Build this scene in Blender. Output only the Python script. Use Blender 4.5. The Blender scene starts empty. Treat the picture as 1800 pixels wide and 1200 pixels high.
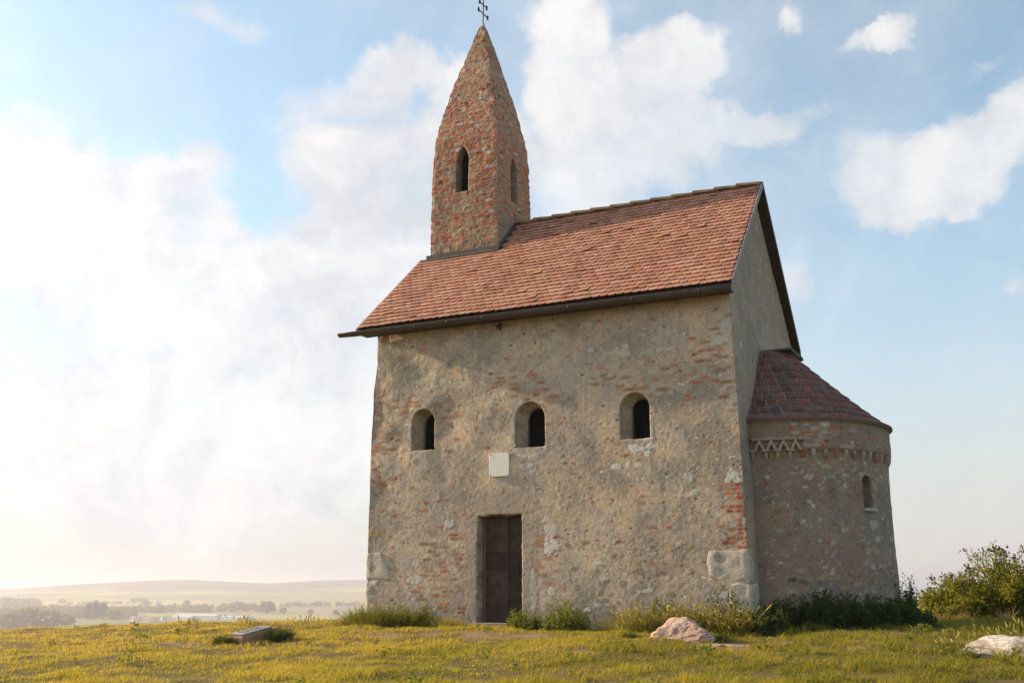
import bpy, bmesh, math, random
import numpy as np
from mathutils import Vector, Matrix
R = math.radians
random.seed(7)
rng = np.random.default_rng(11)
scene = bpy.context.scene
col = scene.collection

# ---------------------------------------------------------------- camera
CAM = Vector((4.388, -18.861, 0.62))
PSI = R(25.9); PITCH = R(13.496)
cd = bpy.data.cameras.new('camera'); cam = bpy.data.objects.new('camera', cd); col.objects.link(cam)
cam.location = CAM; cam.rotation_euler = (R(90) + PITCH, 0, PSI)
cd.lens = 36; cd.sensor_width = 36; cd.clip_start = 0.1; cd.clip_end = 60000
scene.camera = cam

# ---------------------------------------------------------------- light
SUN_A, SUN_E = 4.5, 20.0                      # azimuth in front of the west axis, elevation
LD = Vector((math.cos(R(SUN_E)) * math.cos(R(SUN_A)), math.cos(R(SUN_E)) * math.sin(R(SUN_A)), -math.sin(R(SUN_E))))
sl = bpy.data.lights.new('sun', 'SUN'); sun = bpy.data.objects.new('sun', sl); col.objects.link(sun)
sl.energy = 5.0; sl.angle = R(0.9); sl.color = (1.0, 0.80, 0.56)
sun.rotation_euler = LD.to_track_quat('-Z', 'Y').to_euler(); sun.location = (-60, -10, 40)

scene.view_settings.view_transform = 'Standard'
scene.view_settings.look = 'None'
scene.view_settings.exposure = 0.62
scene.view_settings.gamma = 1.0
scene.cycles.max_bounces = 8
scene.cycles.diffuse_bounces = 3
scene.cycles.transparent_max_bounces = 8
scene.cycles.volume_bounces = 0
scene.cycles.use_denoising = True

# ---------------------------------------------------------------- node helper
class NT:
    def __init__(s, tree):
        s.t = tree; s.n = tree.nodes; s.l = tree.links
    def put(s, sock, v):
        if v is None: return
        if isinstance(v, bpy.types.NodeSocket): s.l.new(v, sock)
        else:
            try: sock.default_value = v
            except Exception: sock.default_value = (*v, 1.0)
    def new(s, typ, **kw):
        nd = s.n.new(typ)
        for k, v in kw.items(): setattr(nd, k, v)
        return nd
    def m(s, op, a, b=None, c=None, clamp=False):
        nd = s.new('ShaderNodeMath', operation=op, use_clamp=clamp)
        for i, v in enumerate((a, b, c)): s.put(nd.inputs[i], v)
        return nd.outputs[0]
    def vm(s, op, a, b=None, scale=None):
        nd = s.new('ShaderNodeVectorMath', operation=op)
        s.put(nd.inputs[0], a); s.put(nd.inputs[1], b)
        if scale is not None: s.put(nd.inputs['Scale'], scale)
        return nd.outputs['Value'] if op in ('DOT_PRODUCT', 'LENGTH') else nd.outputs[0]
    def noise(s, vec, scale, detail=4, rough=0.55, out='Fac', dist=0.0):
        nd = s.new('ShaderNodeTexNoise')
        s.put(nd.inputs['Vector'], vec); s.put(nd.inputs['Scale'], scale)
        nd.inputs['Detail'].default_value = detail; nd.inputs['Roughness'].default_value = rough
        nd.inputs['Distortion'].default_value = dist
        return nd.outputs[out]
    def ramp(s, fac, stops):
        nd = s.new('ShaderNodeValToRGB'); cr = nd.color_ramp
        while len(cr.elements) < len(stops): cr.elements.new(0.5)
        for e, (p, c) in zip(cr.elements, stops):
            e.position = p; e.color = (*c, 1.0) if len(c) == 3 else c
        s.put(nd.inputs[0], fac); return nd.outputs[0]
    def mix(s, fac, a, b, mode='MIX'):
        nd = s.new('ShaderNodeMix', data_type='RGBA', blend_type=mode)
        s.put(nd.inputs[0], fac); s.put(nd.inputs[6], a); s.put(nd.inputs[7], b)
        return nd.outputs[2]
    def sstep(s, v, lo, hi, to0=0.0, to1=1.0):
        nd = s.new('ShaderNodeMapRange', interpolation_type='SMOOTHSTEP')
        s.put(nd.inputs[0], v)
        for i, x in zip((1, 2, 3, 4), (lo, hi, to0, to1)): s.put(nd.inputs[i], x)
        return nd.outputs[0]

# ---------------------------------------------------------------- world: sky with clouds
w = bpy.data.worlds.new('World'); scene.world = w; w.use_nodes = True
w.node_tree.nodes.clear()
N = NT(w.node_tree)
sky = N.new('ShaderNodeTexSky', sky_type='NISHITA')
sky.sun_disc = False; sky.sun_elevation = R(SUN_E); sky.sun_rotation = math.atan2(-LD.x, -LD.y)
sky.altitude = 150; sky.air_density = 1.0; sky.dust_density = 0.8; sky.ozone_density = 0.8
gen = N.new('ShaderNodeTexCoord').outputs['Generated']
wn = N.noise(gen, 4.5, 8, 0.62, 'Color')
warp = N.vm('SCALE', N.vm('SUBTRACT', wn, (0.5, 0.5, 0.5)), scale=0.14)
dv = N.vm('ADD', gen, warp)
sx = N.new('ShaderNodeSeparateXYZ'); N.put(sx.inputs[0], dv)
az = N.m('MULTIPLY', N.m('ARCTAN2', sx.outputs[0], sx.outputs[1]), 57.2958)
el = N.m('MULTIPLY', N.m('ARCSINE', sx.outputs[2]), 57.2958)
CLOUDS = [  # azimuth, elevation, half-widths (degrees), tilt, weight
    (-32.9, 28.5, 5.8, 2.7, 0, 0.5),
    (-37.5, 25.9, 5.6, 3.3, 0, 0.4),
    (-15.8, 21.7, 8.5, 3.7, 0, 0.45),
    (-17.3, 26.4, 8.8, 3.6, 0, 0.35),
    (-9.2, 23.9, 3.8, 2.1, -15, 0.4),
    (-1.1, 20.2, 4.2, 2.3, 0, 0.35),
    (-22.0, 29.4, 4.0, 4.4, 0, 1.0),
    (-15.0, 29.0, 3.7, 2.2, 0, 0.8),
    (-20.4, 24.7, 10.1, 4.0, 0, 0.62),
    (-12.0, 25.2, 4.9, 1.5, -10, 0.5),
    (-23.9, 21.7, 6.7, 3.4, 0, 0.5),
    (-29.0, 24.8, 4.4, 5.2, 0, 0.85),
    (-33.0, 21.9, 5.7, 4.9, 0, 0.8),
    (-52.5, 21.0, 4.6, 4.2, 0, 0.8),
    (-44.6, 21.3, 4.0, 3.0, 0, 0.75),
    (-48.7, 17.5, 9.1, 5.0, 0, 0.8),
    (-40.4, 14.3, 12.8, 6.7, 0, 1.0),
    (-44.4, 6.8, 15.8, 7.1, 0, 1.0),
    (-31.8, 13.4, 8.0, 8.2, 0, 0.8),
    (-4.8, 21.0, 4.4, 3.5, 25, 0.8),
    (-0.6, 21.7, 4.8, 3.1, 30, 0.8),
    (2.3, 23.3, 3.0, 2.2, 20, 0.6),
    (-3.5, 18.7, 4.3, 1.8, 10, 0.5),
    (-9.4, 29.9, 1.0, 1.5, 0, 0.55),
    (-5.6, 28.6, 2.8, 0.9, 20, 0.6),
    (-3.2, 29.3, 2.1, 1.2, 10, 0.6),
    (1.0, 26.0, 1.7, 0.8, 0, 0.3),
    (-1.6, 26.1, 2.0, 0.4, 15, 0.25),
    (-9.8, 15.8, 1.4, 2.3, 0, 0.6),
    (1.4, 14.9, 1.4, 1.1, 20, 0.5),
    (-44.0, 29.7, 4.2, 1.3, 0, 0.4),
    (-52.9, 26.5, 2.0, 1.1, 0, 0.32),
    (-49.3, 26.6, 2.1, 0.7, -20, 0.25),
    (-33.3, 29.6, 2.8, 2.0, 0, 0.45),
    (-37.3, 22.5, 3.9, 3.6, 0, 0.4),
    (-19.3, 17.2, 8.5, 3.8, 0, 0.3),
    (-80, 25, 30, 18, 0, 0.7),
    (-110, 40, 35, 18, 0, 0.7),
    (-140, 22, 30, 14, 0, 0.7),
    (180, 30, 40, 15, 0, 0.6),
    (-75, 60, 30, 15, 0, 0.5),
    (-179, 62, 60, 16, 0, 0.4),
]
tot = None
for (a0, e0, ra, rb, tl, wt) in CLOUDS:
    da = N.m('SUBTRACT', az, a0); de = N.m('SUBTRACT', el, e0)
    c, s_ = math.cos(R(tl)), math.sin(R(tl))
    u = N.m('ADD', N.m('MULTIPLY', da, c / ra), N.m('MULTIPLY', de, s_ / ra))
    v = N.m('ADD', N.m('MULTIPLY', da, -s_ / rb), N.m('MULTIPLY', de, c / rb))
    g = N.m('SUBTRACT', 1.0, N.m('MULTIPLY_ADD', u, u, N.m('MULTIPLY', v, v)))
    g = N.m('MULTIPLY', N.m('MAXIMUM', g, 0.0), wt)
    tot = g if tot is None else N.m('ADD', tot, g)
tot = N.m('MINIMUM', N.m('MULTIPLY', tot, 1.25), 1.0)
fb = N.noise(gen, 7.5, 14, 0.63, dist=0.2)
fb2 = N.noise(N.vm('ADD', gen, (3.1, 1.7, 0.4)), 3.0, 8, 0.6)
den = N.m('ADD', tot, N.m('MULTIPLY', N.m('SUBTRACT', fb, 0.5), 1.7))
dens = N.m('MULTIPLY', N.sstep(den, 0.06, 0.92), N.sstep(N.noise(N.vm('ADD', gen, (7.1, 2.7, 0.9)), 3.5, 6, 0.6), 0.25, 0.55, 0.72, 1.0))
veil = N.sstep(fb2, 0.32, 0.70, 0.16, 0.55)
sdir = -LD
cosg = N.vm('DOT_PRODUCT', gen, tuple(sdir))
dens = N.m('MAXIMUM', dens, N.m('MULTIPLY', veil, N.sstep(cosg, -0.6, 0.5, 0.25, 1.0)))
glow = N.m('POWER', N.m('MULTIPLY_ADD', cosg, 0.5, 0.5), 10.0)
off = Vector((-0.62, -0.10, 0.78)).normalized()
def relief(sc, d, k):
    p0 = N.vm('ADD', gen, warp)
    return N.m('MULTIPLY', N.m('SUBTRACT', N.noise(p0, sc, 9, 0.58), N.noise(N.vm('ADD', p0, tuple(off * d)), sc, 9, 0.58)), k)
shade = N.m('ADD', N.m('ADD', relief(4.5, 0.045, 1.5), relief(11.0, 0.018, 1.1)), N.m('MULTIPLY_ADD', den, 0.25, 0.40))
shade = N.sstep(shade, 0.15, 1.0)
ccol = N.mix(shade, (0.435, 0.45, 0.485), (0.645, 0.632, 0.622))
gl = N.vm('SCALE', (1.0, 0.89, 0.90), scale=N.m('MULTIPLY', glow, 0.40))
ccol = N.mix(1.0, ccol, gl, 'ADD')
sg = N.new('ShaderNodeSeparateXYZ'); N.put(sg.inputs[0], gen)
low = N.sstep(sg.outputs[2], 0.36, -0.02)                      # dust near the horizon
skyc = N.mix(1.0, N.vm('MULTIPLY', sky.outputs[0], (0.92, 1.10, 1.05)), N.vm('SCALE', gl, scale=4.0), 'ADD')
skyc = N.mix(N.m('MULTIPLY', low, 0.92), skyc, N.mix(1.0, (3.25, 2.90, 2.82), N.vm('SCALE', gl, scale=6.0), 'ADD'))
bg1 = N.new('ShaderNodeBackground'); N.put(bg1.inputs[0], skyc); bg1.inputs[1].default_value = 0.15
bg2 = N.new('ShaderNodeBackground'); N.put(bg2.inputs[0], ccol); bg2.inputs[1].default_value = 1.0
mx = N.new('ShaderNodeMixShader'); N.put(mx.inputs[0], dens); N.l.new(bg1.outputs[0], mx.inputs[1]); N.l.new(bg2.outputs[0], mx.inputs[2])
N.l.new(mx.outputs[0], N.new('ShaderNodeOutputWorld').inputs[0])

# ---------------------------------------------------------------- noise
TAB = np.random.default_rng(3).random((64, 64, 64)).astype(np.float32)
def vnoise(p):
    i = np.floor(p).astype(int); f = p - i; f = f * f * f * (f * (f * 6 - 15) + 10)
    i0 = i & 63; i1 = (i + 1) & 63
    x0, y0, z0 = i0[..., 0], i0[..., 1], i0[..., 2]; x1, y1, z1 = i1[..., 0], i1[..., 1], i1[..., 2]
    fx, fy, fz = f[..., 0], f[..., 1], f[..., 2]
    a = TAB[x0, y0, z0] * (1 - fx) + TAB[x1, y0, z0] * fx
    b = TAB[x0, y1, z0] * (1 - fx) + TAB[x1, y1, z0] * fx
    c = TAB[x0, y0, z1] * (1 - fx) + TAB[x1, y0, z1] * fx
    d = TAB[x0, y1, z1] * (1 - fx) + TAB[x1, y1, z1] * fx
    return (a * (1 - fy) + b * fy) * (1 - fz) + (c * (1 - fy) + d * fy) * fz - 0.5
def fbm(p, freq, octv=4, gain=0.5, off=0.0):
    out = 0; a = 1.0; q = p * freq + off
    for _ in range(octv):
        out = out + a * vnoise(q); q = q * 2.03 + 17.3; a *= gain
    return out
def smooth(x, a, b):
    t = np.clip((x - a) / (b - a), 0, 1); return t * t * (3 - 2 * t)

# ---------------------------------------------------------------- objects
def tag(o, label, cat=None, group=None, kind=None):
    if label: o['label'] = label
    if cat: o['category'] = cat
    if group: o['group'] = group
    if kind: o['kind'] = kind
    return o
def empty(name, loc, label, cat, group=None, rz=0):
    o = bpy.data.objects.new(name, None); col.objects.link(o); o.location = loc; o.rotation_euler = (0, 0, rz)
    o.empty_display_size = 0.2
    return tag(o, label, cat, group)
def link(name, me, mats, parent=None, world=False):
    o = bpy.data.objects.new(name, me); col.objects.link(o)
    for m in (mats if isinstance(mats, (list, tuple)) else [mats]): me.materials.append(m)
    if parent is not None:
        o.parent = parent
        if world: o.location = -Vector(parent.location)
    return o
def np_mesh(name, V, quads=None, tris=None, smooth_=True, colors=None, mi=None):
    me = bpy.data.meshes.new(name)
    V = np.asarray(V, np.float32)
    quads = np.zeros((0, 4), int) if quads is None else np.asarray(quads, int).reshape(-1, 4)
    tris = np.zeros((0, 3), int) if tris is None else np.asarray(tris, int).reshape(-1, 3)
    me.vertices.add(len(V)); me.vertices.foreach_set('co', V.ravel())
    nl = quads.size + tris.size; npol = len(quads) + len(tris)
    me.loops.add(nl); me.polygons.add(npol)
    me.loops.foreach_set('vertex_index', np.concatenate([quads.ravel(), tris.ravel()]).astype(np.int32))
    st = np.concatenate([np.arange(len(quads)) * 4, quads.size + np.arange(len(tris)) * 3]).astype(np.int32)
    me.polygons.foreach_set('loop_start', st)
    me.polygons.foreach_set('use_smooth', np.full(npol, smooth_))
    if mi is not None: me.polygons.foreach_set('material_index', np.asarray(mi, np.int32))
    me.update(calc_edges=True); me.validate()
    if colors is not None:
        at = me.attributes.new('tone', 'FLOAT_COLOR', 'POINT')
        c4 = np.ones((len(V), 4), np.float32); c4[:, :3] = colors
        at.data.foreach_set('color', c4.ravel())
    return me
class MB:
    """collects polygons for one mesh"""
    def __init__(s): s.v = []; s.f = []; s.mi = []
    def add(s, vs, fs, mi=0):
        b = len(s.v); s.v += [tuple(x) for x in vs]
        for f in fs: s.f.append(tuple(b + i for i in f)); s.mi.append(mi)
    def box(s, c, d, rot=None, mi=0, taper=None):
        x, y, z = d[0] / 2, d[1] / 2, d[2] / 2
        vs = [Vector((i * x, j * y, k * z)) for k in (-1, 1) for j in (-1, 1) for i in (-1, 1)]
        if taper:
            for q in vs[:4]: q.x *= taper[0]; q.y *= taper[1]
        if rot is not None: vs = [rot @ q for q in vs]
        vs = [q + Vector(c) for q in vs]
        s.add(vs, [(0, 2, 3, 1), (4, 5, 7, 6), (0, 1, 5, 4), (2, 6, 7, 3), (0, 4, 6, 2), (1, 3, 7, 5)], mi)
    def prism(s, poly, axis, a, b, mi=0):
        """extrude a polygon (pairs) along axis from a to b"""
        n = len(poly)
        def P(u, v, t): return {'x': (t, u, v), 'y': (u, t, v), 'z': (u, v, t)}[axis]
        s.add([P(u, v, a) for u, v in poly] + [P(u, v, b) for u, v in poly],
              [tuple(range(n)), tuple(range(2 * n - 1, n - 1, -1))] + [(i, i + n, (i + 1) % n + n, (i + 1) % n) for i in range(n)], mi)
    def tube(s, pts, rad, n=8, mi=0, cap=True):
        pts = [Vector(p) for p in pts]; rings = []
        up = Vector((0.13, 0.21, 1)).normalized()
        for i, p in enumerate(pts):
            d = (pts[min(i + 1, len(pts) - 1)] - pts[max(i - 1, 0)]).normalized()
            a = d.cross(up)
            if a.length < 1e-3: a = d.cross(Vector((1, 0, 0)))
            a.normalize(); b = d.cross(a); r = rad[i] if isinstance(rad, (list, tuple)) else rad
            rings.append([p + (a * math.cos(2 * math.pi * k / n) + b * math.sin(2 * math.pi * k / n)) * r for k in range(n)])
        vs = [q for rg in rings for q in rg]; fs = []
        for i in range(len(pts) - 1):
            for k in range(n):
                fs.append((i * n + k, i * n + (k + 1) % n, (i + 1) * n + (k + 1) % n, (i + 1) * n + k))
        if cap: fs += [tuple(range(n)), tuple(range(len(vs) - 1, len(vs) - n - 1, -1))]
        s.add(vs, fs, mi)
    def build(s, name, mats, parent=None, smooth_=False, world=False, bevel=0):
        me = bpy.data.meshes.new(name); me.from_pydata(s.v, [], s.f)
        for p, m in zip(me.polygons, s.mi): p.material_index = m; p.use_smooth = smooth_
        bm = bmesh.new(); bm.from_mesh(me); bmesh.ops.recalc_face_normals(bm, faces=bm.faces)
        if bevel: bmesh.ops.bevel(bm, geom=list(bm.edges), offset=bevel, segments=1, affect='EDGES')
        bm.to_mesh(me); bm.free()
        return link(name, me, mats, parent, world)

# ---------------------------------------------------------------- materials
def mat(name):
    m = bpy.data.materials.new(name); m.use_nodes = True; m.node_tree.nodes.clear()
    return m, NT(m.node_tree)
def finish(n, colr, rough=0.9, bump=None, bstr=0.3, bdist=0.01, metal=0.0, spec=0.3, trans=None):
    p = n.new('ShaderNodeBsdfPrincipled'); n.put(p.inputs['Base Color'], colr)
    n.put(p.inputs['Roughness'], rough); n.put(p.inputs['Metallic'], metal); p.inputs['Specular IOR Level'].default_value = spec
    if bump is not None:
        b = n.new('ShaderNodeBump'); b.inputs['Strength'].default_value = bstr; b.inputs['Distance'].default_value = bdist
        n.put(b.inputs['Height'], bump); n.l.new(b.outputs[0], p.inputs['Normal'])
    out = n.new('ShaderNodeOutputMaterial'); sh = p.outputs[0]
    if trans is not None:
        t = n.new('ShaderNodeBsdfTranslucent'); n.put(t.inputs[0], trans[1])
        mxs = n.new('ShaderNodeMixShader'); mxs.inputs[0].default_value = trans[0]
        n.l.new(sh, mxs.inputs[1]); n.l.new(t.outputs[0], mxs.inputs[2]); sh = mxs.outputs[0]
    n.l.new(sh, out.inputs[0])
def m_masonry(name, fine=1.0):
    m, n = mat(name)
    at = n.new('ShaderNodeAttribute', attribute_name='tone').outputs['Color']
    co = n.new('ShaderNodeTexCoord').outputs['Object']
    a = n.noise(co, 38.0, 6, 0.7); b = n.noise(co, 150.0, 3, 0.6); c2 = n.noise(co, 7.0, 5, 0.6)
    k = n.m('ADD', n.sstep(a, 0.25, 0.75, 0.66, 1.32), n.sstep(b, 0.3, 0.7, -0.2, 0.2))
    cc = n.mix(1.0, at, n.vm('SCALE', (1, 1, 1), scale=k), 'MULTIPLY')
    pit = n.sstep(n.noise(co, 24.0, 4, 0.65), 0.63, 0.72)
    cc = n.mix(n.m('MULTIPLY', pit, 0.35), cc, (0.10, 0.075, 0.05))
    h = n.m('ADD', n.m('MULTIPLY', a, 1.0), n.m('MULTIPLY', b, 0.35))
    h = n.m('SUBTRACT', h, n.m('MULTIPLY', pit, 0.5))
    finish(n, cc, 0.95, h, 0.42 * fine, 0.012, spec=0.15)
    return m
M_WALL = m_masonry('lime_plaster_masonry')
M_TOWER = m_masonry('tower_masonry')
M_APSE = m_masonry('apse_masonry', 0.8)
def m_noise(name, c1, c2, scale=8, rough=0.85, bump=0.3, island=0.0, metal=0.0, spec=0.3, dist=0.01, c3=None, s3=(0.55, 0.7), detail=6):
    m, n = mat(name); co = n.new('ShaderNodeTexCoord').outputs['Object']
    f = n.noise(co, scale, detail, 0.65); cc = n.mix(n.sstep(f, 0.3, 0.7), c1, c2)
    if c3 is not None:
        cc = n.mix(n.sstep(n.noise(n.vm('ADD', co, (5, 3, 1)), scale * 0.5, 7, 0.68), *s3), cc, c3)
    if island:
        ri = n.new('ShaderNodeNewGeometry').outputs['Random Per Island']
        cc = n.mix(1.0, cc, n.vm('SCALE', (1, 1, 1), scale=n.m('MULTIPLY_ADD', ri, island * 2, 1 - island)), 'MULTIPLY')
    finish(n, cc, rough, n.noise(co, scale * 3, 5, 0.65), bump, dist, metal, spec)
    return m
def m_rooftile():
    m, n = mat('clay_roof_tile'); co = n.new('ShaderNodeTexCoord').outputs['Object']
    ri = n.new('ShaderNodeNewGeometry').outputs['Random Per Island']
    cc = n.ramp(ri, [(0.0, (0.32, 0.135, 0.082)), (0.25, (0.41, 0.185, 0.120)), (0.55, (0.47, 0.225, 0.152)), (0.8, (0.51, 0.265, 0.185)), (0.93, (0.42, 0.145, 0.085)), (1.0, (0.53, 0.30, 0.18))])
    big = n.noise(co, 1.1, 4, 0.6)
    cc = n.mix(n.sstep(n.noise(n.vm('MULTIPLY', co, (2.2, 0.5, 0.5)), 1.6, 6, 0.65), 0.46, 0.70, 0, 0.6), cc, (0.24, 0.115, 0.072))
    cc = n.mix(n.sstep(big, 0.45, 0.75, 0, 0.45), cc, (0.42, 0.23, 0.10))
    li = n.sstep(n.noise(co, 16.0, 6, 0.7), 0.56, 0.72)
    cc = n.mix(n.m('MULTIPLY', li, 0.5), cc, (0.30, 0.20, 0.11))
    sm = n.noise(co, 60.0, 4, 0.6)
    cc = n.mix(1.0, cc, n.vm('SCALE', (1, 1, 1), scale=n.sstep(sm, 0.25, 0.75, 0.8, 1.2)), 'MULTIPLY')
    finish(n, cc, 0.85, sm, 0.25, 0.004, spec=0.25)
    return m
M_TILE = m_rooftile()
def m_apsetile():
    m, n = mat('maroon_apse_tile'); co = n.new('ShaderNodeTexCoord').outputs['Object']
    ri = n.new('ShaderNodeNewGeometry').outputs['Random Per Island']
    cc = n.ramp(ri, [(0.0, (0.11, 0.050, 0.040)), (0.4, (0.185, 0.068, 0.048)), (0.7, (0.235, 0.080, 0.050)), (0.9, (0.19, 0.10, 0.08)), (1.0, (0.27, 0.10, 0.055))])
    g = n.sstep(n.noise(co, 5.0, 8, 0.72), 0.40, 0.64, 0, 0.6)
    cc = n.mix(g, cc, (0.185, 0.145, 0.135))
    finish(n, cc, 0.95, n.noise(co, 50, 4), 0.4, 0.006, spec=0.12)
    return m
M_APTILE = m_apsetile()
M_MORTAR = m_noise('grey_mortar', (0.36, 0.32, 0.29), (0.25, 0.22, 0.20), 12)
M_RIDGE = m_noise('lichen_ridge_tile', (0.33, 0.20, 0.10), (0.26, 0.11, 0.06), 7, c3=(0.40, 0.27, 0.08), s3=(0.45, 0.62), island=0.2)
M_GUTTER = m_noise('dark_gutter_metal', (0.050, 0.034, 0.026), (0.085, 0.055, 0.038), 6, rough=0.5, bump=0.1, spec=0.5)
M_DARKWOOD = m_noise('dark_eave_wood', (0.045, 0.032, 0.024), (0.08, 0.055, 0.04), 10, rough=0.8)
M_GREYWOOD = m_noise('weathered_verge', (0.22, 0.18, 0.16), (0.32, 0.27, 0.24), 9, rough=0.7)
M_FLASH = m_noise('lead_flashing', (0.07, 0.06, 0.05), (0.13, 0.11, 0.085), 7, rough=0.6)
M_MARBLE = m_noise('white_marble', (0.88, 0.84, 0.74), (0.80, 0.75, 0.64), 5, rough=0.5, bump=0.05)
M_QUOIN = m_noise('pale_quoin_stone', (0.57, 0.495, 0.40), (0.42, 0.35, 0.275), 9, c3=(0.22, 0.175, 0.13), s3=(0.57, 0.68), bump=0.9, dist=0.02)
M_BRICK = m_noise('corbel_brick', (0.40, 0.13, 0.06), (0.30, 0.11, 0.06), 9, c3=(0.30, 0.25, 0.19), s3=(0.45, 0.6), bump=0.5)
M_CORBEL = m_noise('plastered_corbel', (0.44, 0.37, 0.28), (0.33, 0.26, 0.19), 14, c3=(0.38, 0.15, 0.08), s3=(0.58, 0.66), bump=0.5)
M_IRON = m_noise('dark_iron', (0.02, 0.022, 0.026), (0.045, 0.04, 0.04), 12, rough=0.55, metal=0.4)
M_DOOR = m_noise('rusty_door_plate', (0.034, 0.022, 0.015), (0.066, 0.042, 0.029), 6, rough=0.65, island=0.42, c3=(0.09, 0.055, 0.038), s3=(0.55, 0.75), bump=0.2)
M_DFRAME = m_noise('red_door_timber', (0.24, 0.12, 0.075), (0.16, 0.08, 0.05), 8)
M_SILL = m_noise('sill_stone', (0.30, 0.26, 0.21), (0.22, 0.18, 0.14), 10)
M_SLATE = m_noise('memorial_slab_stone', (0.27, 0.22, 0.19), (0.37, 0.30, 0.25), 9, rough=0.35, spec=0.5, bump=0.1)
M_CONC = m_noise('memorial_concrete', (0.40, 0.23, 0.14), (0.28, 0.16, 0.10), 10, bump=0.4)
M_ROCK = m_noise('pink_limestone', (0.52, 0.34, 0.26), (0.34, 0.21, 0.16), 7, c3=(0.60, 0.47, 0.37), s3=(0.48, 0.62), bump=0.8, dist=0.02)
M_ROCK2 = m_noise('white_limestone', (0.42, 0.35, 0.29), (0.24, 0.20, 0.16), 9, c3=(0.58, 0.51, 0.45), s3=(0.46, 0.6), bump=0.8, dist=0.02)
M_GLASS = m_noise('window_glass_painted_dark', (0.006, 0.006, 0.006), (0.012, 0.011, 0.010), 3, rough=0.7, bump=0.0, spec=0.05)  # near-black colour stands in for the unlit interior behind the panes
M_BARK = m_noise('bark', (0.10, 0.07, 0.045), (0.06, 0.042, 0.03), 14, bump=0.6)
def m_leaf(name, stops, tr=0.35, tcol=(0.25, 0.30, 0.03)):
    m, n = mat(name); ri = n.new('ShaderNodeNewGeometry').outputs['Random Per Island']
    co = n.new('ShaderNodeTexCoord').outputs['Object']
    cc = n.ramp(n.m('ADD', n.m('MULTIPLY', ri, 0.75), n.m('MULTIPLY', n.noise(co, 1.3, 3), 0.3)), stops)
    finish(n, cc, 0.7, spec=0.2, trans=(tr, n.mix(0.6, cc, tcol)))
    return m
M_BUSH = m_leaf('bush_leaf', [(0.0, (0.09, 0.095, 0.012)), (0.5, (0.20, 0.20, 0.022)), (0.85, (0.30, 0.27, 0.035)), (1.0, (0.36, 0.27, 0.05))], 0.45, (0.45, 0.42, 0.03))
M_LOWWEED = m_leaf('low_weed_leaf', [(0.0, (0.06, 0.08, 0.012)), (0.6, (0.14, 0.16, 0.022)), (1.0, (0.26, 0.25, 0.04))], 0.35, (0.4, 0.38, 0.03))
M_RED = m_leaf('reddish_shoot', [(0.0, (0.06, 0.035, 0.02)), (0.6, (0.11, 0.06, 0.03)), (1.0, (0.14, 0.10, 0.03))], 0.25, (0.2, 0.12, 0.03))
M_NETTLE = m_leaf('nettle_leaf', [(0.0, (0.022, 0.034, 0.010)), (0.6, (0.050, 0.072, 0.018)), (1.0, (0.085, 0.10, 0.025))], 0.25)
M_TUFT = m_leaf('tuft_blade', [(0.0, (0.05, 0.062, 0.012)), (0.5, (0.13, 0.13, 0.022)), (0.85, (0.25, 0.21, 0.04)), (1.0, (0.42, 0.33, 0.08))], 0.4, (0.40, 0.33, 0.03))
M_BARLEY = m_leaf('wild_barley_head', [(0.0, (0.34, 0.28, 0.05)), (0.6, (0.52, 0.42, 0.09)), (1.0, (0.62, 0.50, 0.16))], 0.4, (0.5, 0.42, 0.08))
M_STRAW = m_leaf('dry_straw', [(0.0, (0.30, 0.20, 0.09)), (1.0, (0.46, 0.34, 0.17))], 0.3, (0.5, 0.4, 0.15))
def m_lawn():
    m, n = mat('lawn_blade'); ri = n.new('ShaderNodeNewGeometry').outputs['Random Per Island']
    co = n.new('ShaderNodeTexCoord').outputs['Object']
    sp = n.new('ShaderNodeSeparateXYZ'); n.put(sp.inputs[0], co)
    dry = n.m('ADD', n.noise(co, 0.55, 4, 0.6), n.m('MULTIPLY', n.m('ADD', sp.outputs[0], 4.0), -0.034))  # patchy dryness, plus warm light from the west painted in as gold
    f = n.m('ADD', n.m('MULTIPLY', ri, 0.55), n.m('MULTIPLY_ADD', dry, 1.5, -0.55))
    cc = n.ramp(f, [(0.0, (0.075, 0.095, 0.012)), (0.3, (0.29, 0.275, 0.036)), (0.6, (0.56, 0.42, 0.050)), (0.85, (0.68, 0.46, 0.075)), (1.0, (0.68, 0.48, 0.16))])
    finish(n, cc, 0.7, spec=0.15, trans=(0.45, n.mix(0.5, cc, (0.72, 0.54, 0.055))))
    return m
M_LAWN = m_lawn()
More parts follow.
